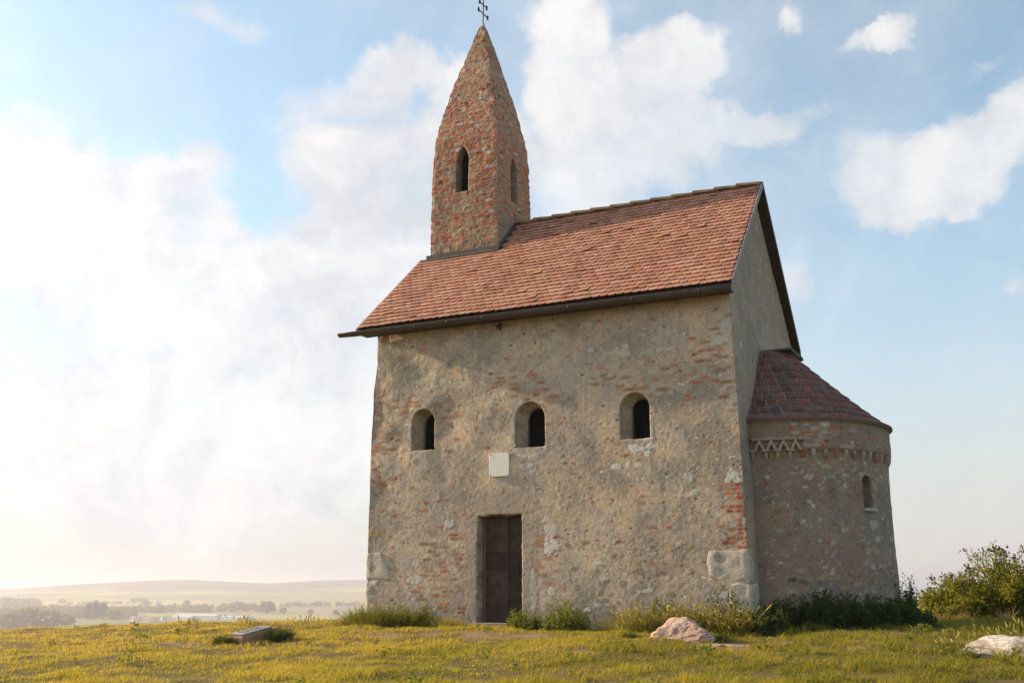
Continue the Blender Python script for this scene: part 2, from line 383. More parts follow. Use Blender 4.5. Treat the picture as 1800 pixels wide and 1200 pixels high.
def m_ground():
    m, n = mat('hill_ground'); co = n.new('ShaderNodeTexCoord').outputs['Object']
    a = n.noise(co, 1.2, 6, 0.65); b = n.noise(co, 9.0, 5, 0.65)
    near = n.mix(n.sstep(a, 0.35, 0.65), (0.10, 0.088, 0.020), (0.18, 0.12, 0.045))
    near = n.mix(n.sstep(b, 0.5, 0.7, 0, 0.7), near, (0.26, 0.18, 0.09))
    soil = n.new('ShaderNodeAttribute', attribute_name='tone').outputs['Color']
    ss = n.new('ShaderNodeSeparateColor'); n.put(ss.inputs[0], soil)
    near = n.mix(ss.outputs[0], near, n.mix(b, (0.36, 0.23, 0.14), (0.24, 0.15, 0.09)))
    # far: patchwork of fields
    vo = n.new('ShaderNodeTexVoronoi', feature='F1', distance='MANHATTAN')
    n.put(vo.inputs['Vector'], n.vm('MULTIPLY', co, (1 / 700, 1 / 300, 0.0))); vo.inputs['Scale'].default_value = 1.0
    vs = n.new('ShaderNodeSeparateColor'); n.put(vs.inputs[0], vo.outputs['Color'])
    far = n.ramp(vs.outputs[0], [(0.0, (0.20, 0.20, 0.045)), (0.35, (0.30, 0.27, 0.06)), (0.6, (0.54, 0.43, 0.12)), (0.85, (0.25, 0.21, 0.06)), (1.0, (0.42, 0.31, 0.14))])
    far = n.mix(n.sstep(n.noise(co, 0.004, 5, 0.6), 0.45, 0.7, 0, 0.5), far, (0.09, 0.11, 0.03))
    far = n.mix(ss.outputs[2], far, (0.105, 0.075, 0.032))
    cc = n.mix(ss.outputs[1], near, far)
    finish(n, cc, 0.95, b, 0.6, 0.05, spec=0.1)
    return m
M_GROUND = m_ground()
M_FARLEAF = m_leaf('far_tree_leaf', [(0.0, (0.14, 0.095, 0.035)), (1.0, (0.30, 0.20, 0.06))], 0.3, (0.4, 0.32, 0.08))
M_FARWALL = m_noise('pale_far_wall', (0.72, 0.68, 0.62), (0.6, 0.56, 0.5), 0.3)
M_FARROOF = m_noise('far_roof', (0.40, 0.22, 0.16), (0.30, 0.18, 0.14), 0.3)
M_FARSHED = m_noise('far_shed_roof', (0.62, 0.58, 0.56), (0.52, 0.48, 0.46), 0.2)

# ---------------------------------------------------------------- terrain
CREST = np.array([(-60, -22), (-30, -9), (-20, -5.2), (-14.5, -2.6), (-11.8, -0.8), (-9.3, 1.2), (-4, 6.5), (0, 9.5), (6, 10.5), (14, 8), (40, -4), (60, -20)], float)
def p3(x, y, z=0.0): return np.stack([x, y, np.zeros_like(x) + z], -1)
def terrain(x, y, rough=True):
    x = np.asarray(x, float); y = np.asarray(y, float)
    z = -0.12 + 0.045 * np.clip(y, -60, 0)
    wv = y - np.interp(x, CREST[:, 0], CREST[:, 1])
    wv = np.maximum(wv, 0); drop = 0.10 * wv ** 1.35
    bk = np.maximum(-y - 60, 0); sd = np.maximum(np.abs(x) - 60, 0)
    drop = drop + 0.12 * bk + 0.2 * sd
    r = np.hypot(x - 4.4, y + 18.9)
    q = p3(x, y)
    far = -52 + 4 * fbm(q, 1 / 700., 3) * smooth(r, 400, 1500)
    # distant hills: a long ridge to the north-west, a rising field, plain elsewhere
    az = np.degrees(np.arctan2(x - 4.4, y + 18.9))
    ridge = 0.86 * np.interp(az, [-90, -62, -55.5, -52.8, -49.5, -46, -43, -41.5, -39, -36, -33, -28, -15, -5, 5, 20], [10, 5, 14, 26, 62, 84, 96, 88, 72, 86, 84, 60, 20, 25, 15, 10])
    far = far + (ridge + 8 * fbm(q, 1 / 900., 4)) * smooth(r, 3300, 5600)
    field = np.interp(az, [-60, -50, -42, -36, -30, -20, 0], [6, 9, 6, 16, 24, 14, 2])
    far = far + field * smooth(r, 2300, 3300)
    loc = np.maximum(z - drop, far - 2.0)
    k = smooth(z - drop, -40, -54)
    z = loc * (1 - k) + np.maximum(far, loc) * k
    z = np.where(r > 500, np.where(z - far < 3, far, z), z)
    if rough:
        nr = 1 - smooth(r, 45, 90)
        z = z + nr * (0.07 * fbm(q, 0.55, 3) + 0.045 * fbm(q, 2.2, 2, off=9.))
    return z
SOIL = [(2.2, 0.25, 1.0, 0.16), (1.1, -1.9, 0.5, 0.15), (2.0, -2.8, 0.7, 0.14), (-2.0, -4.2, 0.9, 0.2), (-4.3, -1.9, 1.1, 0.5), (-3.3, -2.1, 0.9, 0.35), (0.30, -2.35, 0.55, 0.55), (0.1, -3.0, 0.6, 0.3), (3.3, 0.6, 1.3, 0.25), (2.4, -0.6, 0.9, 0.22), (-8.7, -5.0, 0.9, 0.30), (3.9, 2.4, 1.2, 0.2), (-6.0, -2.6, 0.5, 0.16)]
def soil(x, y):
    out = np.zeros_like(np.asarray(x, float))
    n_ = fbm(p3(x, y), 1.8, 4, 0.6)
    for a, b, c, d in SOIL:
        rr = np.hypot((x - a) / c, (y - b) / d)
        out = np.maximum(out, smooth(rr + 0.9 * n_, 1.15, 0.6))
    return out
rad = np.concatenate([np.linspace(0.5, 6, 12), 6 * 1.035 ** np.arange(1, 230)]); rad = rad[rad < 12300]
ang = np.concatenate([np.radians(np.arange(-75, 25, 0.4)), np.radians(np.arange(25, 285, 4.0))])
AA, RR = np.meshgrid(ang, rad)
X = 4.388 + RR * np.sin(AA); Y = -18.861 + RR * np.cos(AA)
Zt = terrain(X, Y)
nr_, na_ = X.shape
idx = np.arange(nr_ * na_).reshape(nr_, na_)
nx = np.roll(idx, -1, 1)
quads = np.stack([idx[:-1], nx[:-1], nx[1:], idx[1:]], -1).reshape(-1, 4)[:, ::-1]
V = np.stack([X, Y, Zt], -1).reshape(-1, 3)
V = np.vstack([V, [[4.388, -18.861, float(terrain(np.array([4.388]), np.array([-18.861]))[0])]]])
tri = np.stack([idx[0], nx[0], np.full(na_, len(V) - 1)], -1)[:, ::-1]
cg = np.zeros((len(V), 3)); cg[:-1, 0] = np.where(RR < 60, soil(X, Y), 0).ravel(); cg[:-1, 1] = smooth(RR, 60, 160).ravel()
cg[:-1, 2] = (smooth(RR, 4100, 4500) * smooth(fbm(p3(X, Y), 1 / 600., 4, 0.6), -0.22, -0.02)).ravel()
ground = link('ground', np_mesh('ground', V, quads, tri, True, cg), M_GROUND); tag(ground, None, kind='structure')
def tz(x, y): return float(terrain(np.array([float(x)]), np.array([float(y)]))[0])

# ---------------------------------------------------------------- masonry sheets
PAL_STONE = [(0.50, 0.43, 0.33), (0.42, 0.35, 0.26), (0.46, 0.36, 0.23), (0.55, 0.50, 0.42), (0.33, 0.27, 0.20), (0.30, 0.25, 0.20)]
PAL_BRICK = [(0.52, 0.105, 0.042), (0.45, 0.088, 0.038), (0.55, 0.155, 0.065), (0.34, 0.085, 0.035), (0.50, 0.20, 0.085)]
PAL_WHITE = [(0.66, 0.62, 0.54), (0.58, 0.53, 0.45), (0.72, 0.68, 0.61)]
PAL_OCHRE = [(0.44, 0.31, 0.15), (0.48, 0.36, 0.20)]
PAL_DARK = [(0.09, 0.065, 0.045), (0.13, 0.085, 0.055), (0.16, 0.07, 0.04)]
class Opening:
    def __init__(s, poly, levels, tone=(0.30, 0.25, 0.19), captone=None, cap=False):
        s.captone = captone
        s.poly = np.array(poly, float); s.levels = levels; s.tone = tone; s.cap = cap   # levels: (depth, scale_s, scale_z, shift_s)
        q = []
        for a, b in zip(s.poly, np.roll(s.poly, -1, 0)):
            k = max(2, int(np.hypot(*(b - a)) / 0.008)); q.append(a + (b - a) * (np.arange(k)[:, None] / k))
        s.pts = np.vstack(q); s.c = (s.poly.min(0) + s.poly.max(0)) / 2
    def inside(s, a, z):
        r = np.zeros(a.shape, bool); p = s.poly
        for (x1, z1), (x2, z2) in zip(p, np.roll(p, -1, 0)):
            with np.errstate(divide='ignore', invalid='ignore'):
                c = ((z1 > z) != (z2 > z)) & (a < (x2 - x1) * (z - z1) / (z2 - z1) + x1)
            r ^= c
        return r
def arch(s0, s1, z0, z1, n=14, point=0.0):
    """round (or pointed) headed opening; z1 is the crown"""
    r = (s1 - s0) / 2; c = (s0 + s1) / 2; h = r * (1 + point)
    top = [(c + r * math.cos(t), z1 - h + h * math.sin(t) ** (1.0 - 0.3 * point)) for t in np.linspace(0, math.pi, n)]
    if point: top = [(c + r * (1 - t), z1 - h + h * math.sin(t * math.pi / 2)**0.9) for t in np.linspace(0, 1, 8)] + [(c - r * t, z1 - h + h * math.sin((1 - t) * math.pi / 2)**0.9) for t in np.linspace(0.125, 1, 8)]
    return [(s0, z0), (s1, z0)] + top
class Sheet:
    def __init__(s, P, S, Z, wrap=False, cell=0.022, base=(0.36, 0.29, 0.21), seed=0):
        s.P = P; s.S = S; s.Z = Z; s.wrap = wrap; s.cell = cell; s.z1 = Z.mean(1)
        s.H = np.zeros(S.shape); s.C = np.ones(S.shape + (3,)) * np.array(base); s.rng = np.random.default_rng(seed)
        s.fl = np.zeros(S.shape, int); s.ops = []; s.hk = 1.0
        if wrap:
            du = np.roll(P, -1, 1) - np.roll(P, 1, 1)
        else: du = np.gradient(P, axis=1)
        dz = np.gradient(P, axis=0)
        n = np.cross(du, dz); s.nrm = n / np.maximum(np.linalg.norm(n, axis=-1, keepdims=True), 1e-9)
        s.n1 = fbm(P, 9.0, 3, 0.6, 5.1); s.n2 = fbm(P, 3.1, 3, 0.55, 33.)
    def rows(s, z0, z1):
        a, b = np.searchsorted(s.z1, [z0, z1]); return slice(max(0, a - 1), b + 1)
    def weather(s, big=0.03, mid=0.014, small=0.006, tint=0.22):
        P = s.P
        s.H += big * fbm(P, 0.9, 3, 0.5) * 1.6 + mid * fbm(P, 4.2, 3, 0.55, 3.) * 1.8 + small * fbm(P, 17., 3, 0.6, 8.) * 1.8
        a = fbm(P, 0.7, 4, 0.6, 60.); b = fbm(P, 2.6, 4, 0.6, 90.); c = fbm(P, 11., 3, 0.6, 120.)
        s.C *= (1 + tint * (a * 0.9 + b * 0.9 + c * 0.9))[..., None]
        warm = np.clip(b * 1.2, -0.4, 0.5)[..., None]
        s.C *= 1 + warm * np.array([0.10, 0.0, -0.14])
        pat = smooth(fbm(P, 1.5, 5, 0.62, 200.), 0.12, 0.34)[..., None]
        s.C = s.C * (1 - 0.55 * pat) + np.array([0.27, 0.235, 0.19]) * 0.55 * pat
        crack = smooth(np.abs(fbm(P, 2.3, 4, 0.6, 300.)), 0.012, 0.0) * smooth(fbm(P, 0.8, 2, .5, 77.), 0.02, 0.2)
        s.H -= 0.006 * crack; s.C *= (1 - 0.3 * crack)[..., None]
    def blob(s, a, z, ra, rz, rot, colr, h, edge=0.4, op=1.0):
        R_ = max(ra, rz) * 1.6; sl = s.rows(z - R_, z + R_)
        ds = s.S[sl] - a; m0 = np.abs(ds) < R_
        cs = np.where(m0.any(0))[0]
        if not len(cs): return
        cl = slice(cs[0], cs[-1] + 1)
        ds = ds[:, cl]; dz = s.Z[sl, cl] - z
        c, q = math.cos(rot), math.sin(rot)
        u = (ds * c + dz * q) / ra; v = (-ds * q + dz * c) / rz
        r = (np.abs(u) ** 2.6 + np.abs(v) ** 2.6) ** (1 / 2.6) + edge * 1.5 * s.n1[sl, cl]
        k = smooth(r, 1.12, 0.82) * op
        s.C[sl, cl] = s.C[sl, cl] * (1 - k[..., None]) + np.array(colr) * k[..., None]
        h = h * s.hk
        s.H[sl, cl] += k * h * (1 - 0.25 * np.clip(r, 0, 1))
        rim = smooth(np.abs(r - 1.12), 0.16, 0.0) * op
        if h > 0: s.H[sl, cl] -= 0.35 * h * rim; s.C[sl, cl] *= (1 - 0.18 * rim)[..., None]
    def stones(s, a0, a1, z0, z1, n, size=(0.03, 0.08), pal=PAL_STONE, h=(0.006, 0.02), asp=(0.35, 0.8), op=(0.5, 1.0), mask=None, tone=(0.8, 1.15)):
        g = s.rng
        for _ in range(n):
            a, z = g.uniform(a0, a1), g.uniform(z0, z1)
            if mask is not None and g.random() > mask(a, z): continue
            ra = g.uniform(*size); rz = ra * g.uniform(*asp)
            s.blob(a, z, ra, rz, g.normal(0, 0.3), np.array(pal[g.integers(len(pal))]) * g.uniform(*tone), g.uniform(*h), op=g.uniform(*op))
    def bricks(s, a0, a1, z0, z1, prob=0.7, fall=0.6, bl=0.25, bh=0.068, joint=0.013, h=0.012, pal=PAL_BRICK, mort=(0.40, 0.33, 0.25), tone=(0.75, 1.15), mul=1.0):
        """a patch where the plaster is lost and courses of brick show; probability falls towards its edge"""
        g = s.rng; ca, cz = (a0 + a1) / 2, (z0 + z1) / 2; ha, hz = (a1 - a0) / 2, (z1 - z0) / 2
        z = z0; r = 0
        while z < z1:
            a = a0 - (bl * 0.5 if r % 2 else 0) - g.uniform(0, 0.05)
            while a < a1:
                L = bl * g.uniform(0.45, 1.0); rr = max(abs(a + L / 2 - ca) / ha, abs(z - cz) / hz)
                p = prob * (1 - fall * rr ** 2)
                if g.random() < p:
                    cc = np.array(pal[g.integers(len(pal))]) * g.uniform(*tone)
                    if g.random() < 0.13: cc = np.array(PAL_STONE[g.integers(len(PAL_STONE))]) * g.uniform(0.8, 1.1)
                    s.blob(a + L / 2, z + bh / 2, L / 2 + 0.014, bh / 2 + 0.014, 0, mort, 0.001, 0.3, 0.6)
                    s.blob(a + L / 2, z + bh / 2, L / 2, bh / 2 * g.uniform(0.75, 1.0), g.normal(0, 0.03), cc, g.uniform(-0.5, 1.0) * h, 0.22, g.uniform(0.75, 1.0) * mul)
                a += L + joint
            z += bh + joint; r += 1
    def cut(s, op):
        k = len(s.ops) + 1; s.ops.append(op)
        lo = op.poly.min(0) - 0.1; hi = op.poly.max(0) + 0.1
        sl = s.rows(lo[1], hi[1]); S = s.S[sl]; Zz = s.Z[sl]
        near = (S > lo[0]) & (S < hi[0])
        ii, jj = np.where(near); a = S[ii, jj]; z = Zz[ii, jj]
        ins = op.inside(a, z)
        d = np.empty(len(a)); ci = np.empty(len(a), int)
        for q in range(0, len(a), 4000):
            dd = (a[q:q + 4000, None] - op.pts[:, 0]) ** 2 + (z[q:q + 4000, None] - op.pts[:, 1]) ** 2
            ci[q:q + 4000] = dd.argmin(1); d[q:q + 4000] = np.sqrt(dd.min(1))
        on = d <= s.cell * 0.56
        ri = ii + sl.start
        s.fl[ri[ins & ~on], jj[ins & ~on]] = -k
        s.fl[ri[on], jj[on]] = k
        # move the 'on' vertices to the outline
        Pn = s.P.copy()
        for r_, j_, c_ in zip(ri[on], jj[on], ci[on]):
            da = op.pts[c_, 0] - s.S[r_, j_]; dz = op.pts[c_, 1] - s.Z[r_, j_]
            jn = (j_ + 1) % s.S.shape[1]; jp = j_ - 1
            if abs(s.S[r_, jn] - s.S[r_, jp]) < 1e-6 or abs(s.S[r_, jn] - s.S[r_, jp]) > 1: continue
            Pn[r_, j_] = s.P[r_, j_] + da * (s.P[r_, jn] - s.P[r_, jp]) / (s.S[r_, jn] - s.S[r_, jp]) + dz * (s.P[r_ + 1, j_] - s.P[r_ - 1, j_]) / (s.Z[r_ + 1, j_] - s.Z[r_ - 1, j_])
        s.P = Pn
    def arrays(s):
        nr, nc = s.S.shape
        V = (s.P + s.nrm * s.H[..., None]).reshape(-1, 3); C = s.C.reshape(-1, 3); F = s.fl.ravel()
        idx = np.arange(nr * nc).reshape(nr, nc)
        nx = np.roll(idx, -1, 1)
        q = np.stack([idx[:-1], nx[:-1], nx[1:], idx[1:]], -1)
        if not s.wrap: q = q[:, :-1]
        q = q.reshape(-1, 4)
        f = F[q]; anyin = (f < 0).any(1); anyout = (f == 0).any(1)
        allon = (f > 0).all(1)
        keep = ~anyin & ~allon
        quads = q[keep]
        tris = []
        for qq, ff in zip(q[anyin & anyout], f[anyin & anyout]):
            for t in ((0, 1, 2), (0, 2, 3), (0, 1, 3), (1, 2, 3)):
                ft = ff[list(t)]
                if (ft >= 0).all() and (ft == 0).sum() == 1 and (ft > 0).sum() == 2: tris.append(qq[list(t)])
        for qq in q[allon]:
            k = F[qq[0]]; c0 = s.S.ravel()[qq].mean(), s.Z.ravel()[qq].mean()
            if not s.ops[k - 1].inside(np.array([c0[0]]), np.array([c0[1]]))[0]: quads = np.vstack([quads, qq[None]])
        tris = np.array(tris, int).reshape(-1, 3)
        # reveals
        e = np.concatenate([quads[:, [0, 1]], quads[:, [1, 2]], quads[:, [2, 3]], quads[:, [3, 0]], tris[:, [0, 1]], tris[:, [1, 2]], tris[:, [2, 0]]])
        on = (F[e] > 0).all(1) & (F[e[:, 0]] == F[e[:, 1]]); e = e[on]
        key = np.sort(e, 1); _, inv, cnt = np.unique(key, axis=0, return_inverse=True, return_counts=True)
        e = e[cnt[inv.ravel()] == 1]
        Vx, Cx, qx = [], [], []; nv = len(V)
        Nn = s.nrm.reshape(-1, 3); Sf = s.S.ravel(); Zf = s.Z.ravel()
        for k, op in enumerate(s.ops, 1):
            ek = e[F[e[:, 0]] == k]
            vs = np.unique(ek)
            cen = s.P.reshape(-1, 3)[vs]; nm = Nn[vs].mean(0); nm /= np.linalg.norm(nm)
            c3 = (cen.min(0) + cen.max(0)) / 2; up = np.array([0, 0, 1.]); tg = np.cross(up, nm); tg /= np.linalg.norm(tg)
            prev = {v: v for v in vs}
            rel = s.P.reshape(-1, 3)[vs] - c3
            u = rel @ tg; v_ = rel @ up; d0 = rel @ nm
            for li, lv in enumerate(op.levels):
                dep, ss, sz, sh = lv[:4]; dzz = lv[4] if len(lv) > 4 else 0.0
                pos = c3 + up * dzz + np.outer(u * ss + sh, tg) + np.outer(v_ * sz, up) + np.outer(d0 - dep, nm)
                nzz = fbm(pos, 7.0, 3, 0.55)
                last = li == len(op.levels) - 1
                pos = pos + (c3 - pos) * (nzz * 0.05)[:, None]
                b = nv + sum(len(x) for x in Vx)
                cur = {v: b + i for i, v in enumerate(vs)}
                Vx.append(pos); Cx.append(np.array(op.captone if (op.captone and last) else op.tone) * (1 + 0.5 * nzz + 0.3 * fbm(pos, 22., 2))[:, None])
                for a, b2 in ek: qx.append((b2, a, cur[a], cur[b2]) if False else (prev[b2], prev[a], cur[a], cur[b2]))
                prev = cur
            if op.cap:
                b = nv + sum(len(x) for x in Vx)
                Vx.append((c3 - nm * op.levels[-1][0])[None]); Cx.append(np.array(op.captone or op.tone)[None] * 0.95)
                for a, b2 in ek: tris = np.vstack([tris, [[prev[b2], prev[a], b]]])
        if Vx:
            V = np.vstack([V] + Vx); C = np.vstack([C] + Cx); quads = np.vstack([quads, np.array(qx, int)])
        return V, quads, tris, np.clip(C, 0.01, 0.9)

# ---------------------------------------------------------------- the church
church = empty('church', (-4.1, 3.07, -0.12), 'old stone chapel with brick spire, red tiled roof and round apse on the hill', 'church')
YR = 3.07; KS = 0.9525; ZE = 6.25; YE = -0.30          # ridge line, roof pitch, eave
def roofz(y): return ZE + KS * ((y if y < YR else 2 * YR - y) - YE)
WTOP = 6.32
zz = np.linspace(-0.5, WTOP, 420)
xl = np.interp(zz, [-0.5, 0.1, 1.3, 2.2, 3.4, 4.2, 4.8, 5.5, 6.0, 6.32], [-8.22, -8.20, -8.22, -8.23, -8.22, -8.23, -8.21, -8.12, -8.13, -8.17])
xr = np.interp(zz, [-0.5, 0.1, 3.6, 6.2], [0.0, -0.015, -0.06, -0.125])
yb = 6.14
cols = np.concatenate([np.linspace(0, 8.2, 512, endpoint=False), 8.2 + np.linspace(0, yb, 230, endpoint=False), 8.2 + yb + np.linspace(0, 8.2, 60, endpoint=False), 16.4 + yb + np.linspace(0, yb, 40, endpoint=False)])
S, Z = np.meshgrid(cols, zz)
P = np.zeros(S.shape + (3,)); P[..., 2] = Z
XL, XR = xl[:, None], xr[:, None]
f1 = S / 8.2; f2 = (S - 8.2) / yb; f3 = (S - 8.2 - yb) / 8.2; f4 = (S - 16.4 - yb) / yb
P[..., 0] = np.where(f1 < 1, XL + (XR - XL) * f1, np.where(f2 < 1, XR, np.where(f3 < 1, XR + (XL - XR) * f3, XL)))
P[..., 1] = np.where(f1 < 1, 0, np.where(f2 < 1, f2 * yb, np.where(f3 < 1, yb, yb * (1 - f4))))
# front wall: S runs along x, so use S = x + 8.2 with x measured on the wall itself
S = np.where(f1 < 1, P[..., 0] + 8.2, S)
wall = Sheet(P, S, Z, True, 0.0162, (0.485, 0.380, 0.280), 5)
X0 = 8.2
wall.hk = 0.32
wall.weather(0.012, 0.0006, 0.0022, 0.26)
# broad relief: hollows and bulges of the old plaster, stronger near the west corner
rel = fbm(P, 1.6, 3, 0.5, 400.) * smooth(P[..., 0], -3.5, -7.0) * smooth(Z, 1.0, 4.0) * (f1 < 1)
wall.H += 0.05 * rel
# small stones and pebbles showing through everywhere, more low down and near the east corner
wall.stones(0, 8.2, -0.1, 6.1, 900, (0.012, 0.035), h=(0.002, 0.010), op=(0.3, 0.8))
wall.stones(0, 8.2, -0.1, 6.1, 1100, (0.012, 0.030), PAL_STONE[:4] + PAL_WHITE[:2], h=(0.006, 0.02), asp=(0.3, 0.6), op=(0.45, 0.95), tone=(0.95, 1.3))
wall.stones(0, 8.2, -0.1, 6.1, 500, (0.010, 0.026), PAL_DARK + [(0.2, 0.15, 0.1)], h=(-0.03, -0.010), asp=(0.3, 0.7), op=(0.35, 0.85))
wall.stones(5.5, 8.2, 0, 6.0, 700, (0.014, 0.036), PAL_STONE[:4] + PAL_WHITE[:2], h=(0.004, 0.014), asp=(0.3, 0.6), op=(0.4, 0.9), tone=(0.9, 1.2))
wall.stones(0, 8.2, -0.1, 2.3, 150, (0.03, 0.075), h=(0.004, 0.016), op=(0.35, 0.9))
wall.stones(6.2, 8.1, 0.2, 5.9, 130, (0.02, 0.06), h=(0.005, 0.018), op=(0.4, 0.95))
wall.stones(0.1, 3.2, 3.0, 5.9, 200, (0.02, 0.06), h=(0.004, 0.02), op=(0.3, 0.8))
wall.stones(4.6, 8.0, 0.0, 1.5, 60, (0.045, 0.10), PAL_STONE + PAL_OCHRE, h=(0.006, 0.02), op=(0.5, 1))
wall.stones(4.2, 7.5, 4.6, 6.0, 34, (0.035, 0.09), PAL_STONE[:4], h=(0.006, 0.022), op=(0.5, 0.95))
wall.stones(0, 8.2, 0, 6.0, 260, (0.02, 0.05), PAL_BRICK, h=(0.002, 0.012), asp=(0.3, 0.55), op=(0.5, 1), tone=(0.8, 1.2))
wall.stones(0, 8.2, 0, 6.0, 170, (0.012, 0.04), PAL_DARK, h=(-0.02, -0.006), asp=(0.35, 0.8), op=(0.5, 0.9))
gs = np.random.default_rng(77)
for _ in range(60):
    x_ = gs.uniform(0.2, 8.0); z1_ = gs.choice([6.1, 6.1, 3.4, 2.9, 4.6]); L_ = gs.uniform(0.3, 1.3)
    wall.blob(x_, z1_ - L_ / 2, gs.uniform(0.02, 0.07), L_ / 2, gs.normal(0, 0.02), np.array([(0.24, 0.185, 0.125), (0.50, 0.42, 0.32)][int(gs.integers(2))]), 0.0, 0.8, gs.uniform(0.12, 0.32))
PAL_WBRICK = [(0.46, 0.15, 0.065), (0.40, 0.13, 0.06), (0.50, 0.20, 0.09), (0.44, 0.22, 0.12)]
# brick patches
wall.bricks(X0 - 8.2, X0 - 7.1, 3.7, 4.6, 0.42, mul=0.85, pal=PAL_WBRICK)          # left of the west window
wall.bricks(X0 - 8.2, X0 - 7.7, 2.7, 5.0, 0.30, mul=0.85, pal=PAL_WBRICK)
wall.bricks(X0 - 7.2, X0 - 6.2, 4.25, 4.75, 0.40, mul=0.85, pal=PAL_WBRICK)        # over the west window
wall.bricks(X0 - 6.6, X0 - 6.0, 3.3, 4.5, 0.22, mul=0.85, pal=PAL_WBRICK)
wall.bricks(X0 - 5.3, X0 - 3.8, 4.2, 5.1, 0.30, mul=0.85, pal=PAL_WBRICK)          # over the middle window
wall.bricks(X0 - 2.9, X0 - 1.7, 4.3, 5.0, 0.30, mul=0.85, pal=PAL_WBRICK)          # over the east window
wall.bricks(X0 - 1.6, X0 - 0.1, 4.0, 5.0, 0.26, mul=0.85, pal=PAL_WBRICK)
wall.bricks(X0 - 0.75, X0 - 0.05, 4.2, 5.7, 0.30, mul=0.85, pal=PAL_WBRICK)
wall.bricks(X0 - 6.95, X0 - 5.7, 0.1, 1.5, 0.50, mul=0.85, pal=PAL_WBRICK)         # lower left of the door
wall.bricks(X0 - 6.6, X0 - 5.75, 1.0, 2.0, 0.25, mul=0.85, pal=PAL_WBRICK)
wall.bricks(X0 - 4.45, X0 - 3.7, 0.5, 1.7, 0.55, mul=0.85, pal=PAL_WBRICK)         # right of the door
wall.bricks(X0 - 0.36, X0 + 0.0, 1.3, 2.5, 0.9, 0.3, 0.2)    # the east corner
wall.bricks(X0 - 8.24, X0 - 7.95, 2.2, 4.9, 0.35, 0.3, 0.2, mul=0.85, pal=PAL_WBRICK)
wall.bricks(X0 - 8.1, X0 - 0.2, 3.0, 6.0, 0.022, 0.0, 0.2, mul=0.85, pal=PAL_WBRICK)
wall.bricks(X0 - 8.1, X0 - 0.2, 0.3, 3.0, 0.015, 0.0, 0.2, mul=0.85, pal=PAL_WBRICK)
# ochre and white patches
for (x, z, a, b, c_) in [(-8.1, 1.75, 0.16, 0.10, PAL_OCHRE[0]), (-1.35, 1.92, 0.11, 0.075, PAL_OCHRE[1]), (-1.05, 1.85, 0.10, 0.05, PAL_OCHRE[1]), (-0.75, 2.0, 0.09, 0.04, PAL_STONE[0]),
        (-2.9, 1.05, 0.11, 0.09, PAL_WHITE[1]), (-2.2, 1.0, 0.11, 0.07, PAL_OCHRE[1]), (-3.9, 0.55, 0.08, 0.06, PAL_WHITE[1]), (-2.0, 0.55, 0.18, 0.05, PAL_STONE[3]), (-2.1, 3.25, 0.17, 0.075, PAL_WHITE[0]), (-1.78, 3.28, 0.10, 0.045, PAL_WHITE[0]), (-1.87, 3.13, 0.06, 0.05, PAL_WHITE[0]),
        (-2.5, 2.92, 0.11, 0.07, PAL_WHITE[0]), (-2.28, 2.93, 0.05, 0.045, PAL_WHITE[0]), (-2.05, 2.92, 0.07, 0.05, PAL_WHITE[0]), (-2.8, 2.83, 0.05, 0.04, PAL_WHITE[0]), (-1.78, 3.50, 0.045, 0.15, PAL_WHITE[1]), (-1.86, 3.42, 0.10, 0.06, PAL_WHITE[1]),
        (-4.55, 3.18, 0.10, 0.06, PAL_WHITE[1]), (-4.28, 3.2, 0.12, 0.05, PAL_WHITE[1]), (-4.55, 3.03, 0.07, 0.05, PAL_WHITE[0]), (-4.38, 3.02, 0.08, 0.045, PAL_WHITE[0]), (-4.33, 2.88, 0.05, 0.05, PAL_WHITE[1]), (-4.02, 3.42, 0.05, 0.08, PAL_WHITE[1]), (-4.83, 2.86, 0.03, 0.06, PAL_WHITE[0]),
        (-3.92, 1.72, 0.12, 0.15, PAL_WHITE[1]), (-3.86, 1.42, 0.15, 0.13, PAL_WHITE[0]), (-3.98, 1.95, 0.10, 0.09, PAL_WHITE[1]), (-3.75, 2.2, 0.07, 0.10, PAL_WHITE[1]), (-6.25, 1.92, 0.10, 0.10, PAL_WHITE[1]), (-7.0, 0.75, 0.14, 0.08, PAL_WHITE[1]), (-6.98, 1.08, 0.10, 0.06, PAL_WHITE[1]), (-7.0, 2.0, 0.16, 0.08, PAL_STONE[0]),
        (-0.2, 2.62, 0.17, 0.12, PAL_WHITE[0]), (-1.05, 2.6, 0.09, 0.10, PAL_WHITE[1]), (-0.95, 2.35, 0.07, 0.05, PAL_STONE[3]), (-1.2, 2.45, 0.06, 0.1, PAL_STONE[3]), (-1.5, 5.15, 0.22, 0.05, PAL_STONE[3]), (-0.35, 5.2, 0.16, 0.07, PAL_WHITE[1]), (-0.25, 5.45, 0.12, 0.09, PAL_STONE[3]), (-2.3, 5.2, 0.13, 0.10, PAL_STONE[3]),
        (-7.0, 5.1, 0.3, 0.20, (0.46, 0.39, 0.28)), (-6.6, 4.9, 0.3, 0.35, (0.47, 0.40, 0.30)), (-6.3, 2.9, 0.5, 0.35, (0.41, 0.335, 0.25))]:
    wall.blob(x + X0, z, a, b, 0.1, c_, 0.015 if a < 0.25 else 0.004, 0.75, 0.8 if a < 0.25 else 0.5)
# pale smear of plaster around the door and vertical run below the middle window
for (x, z, a, b, cc) in [(-4.38, 1.0, 0.16, 1.0, (0.40, 0.325, 0.24)), (-5.72, 1.0, 0.13, 1.1, (0.385, 0.31, 0.235)), (-5.0, 2.3, 0.75, 0.22, (0.39, 0.315, 0.24)), (-4.3, 0.55, 0.07, 0.42, (0.52, 0.46, 0.38))]:
    wall.blob(x + X0, z, a, b, 0, cc, 0.006, 0.35, 0.8)
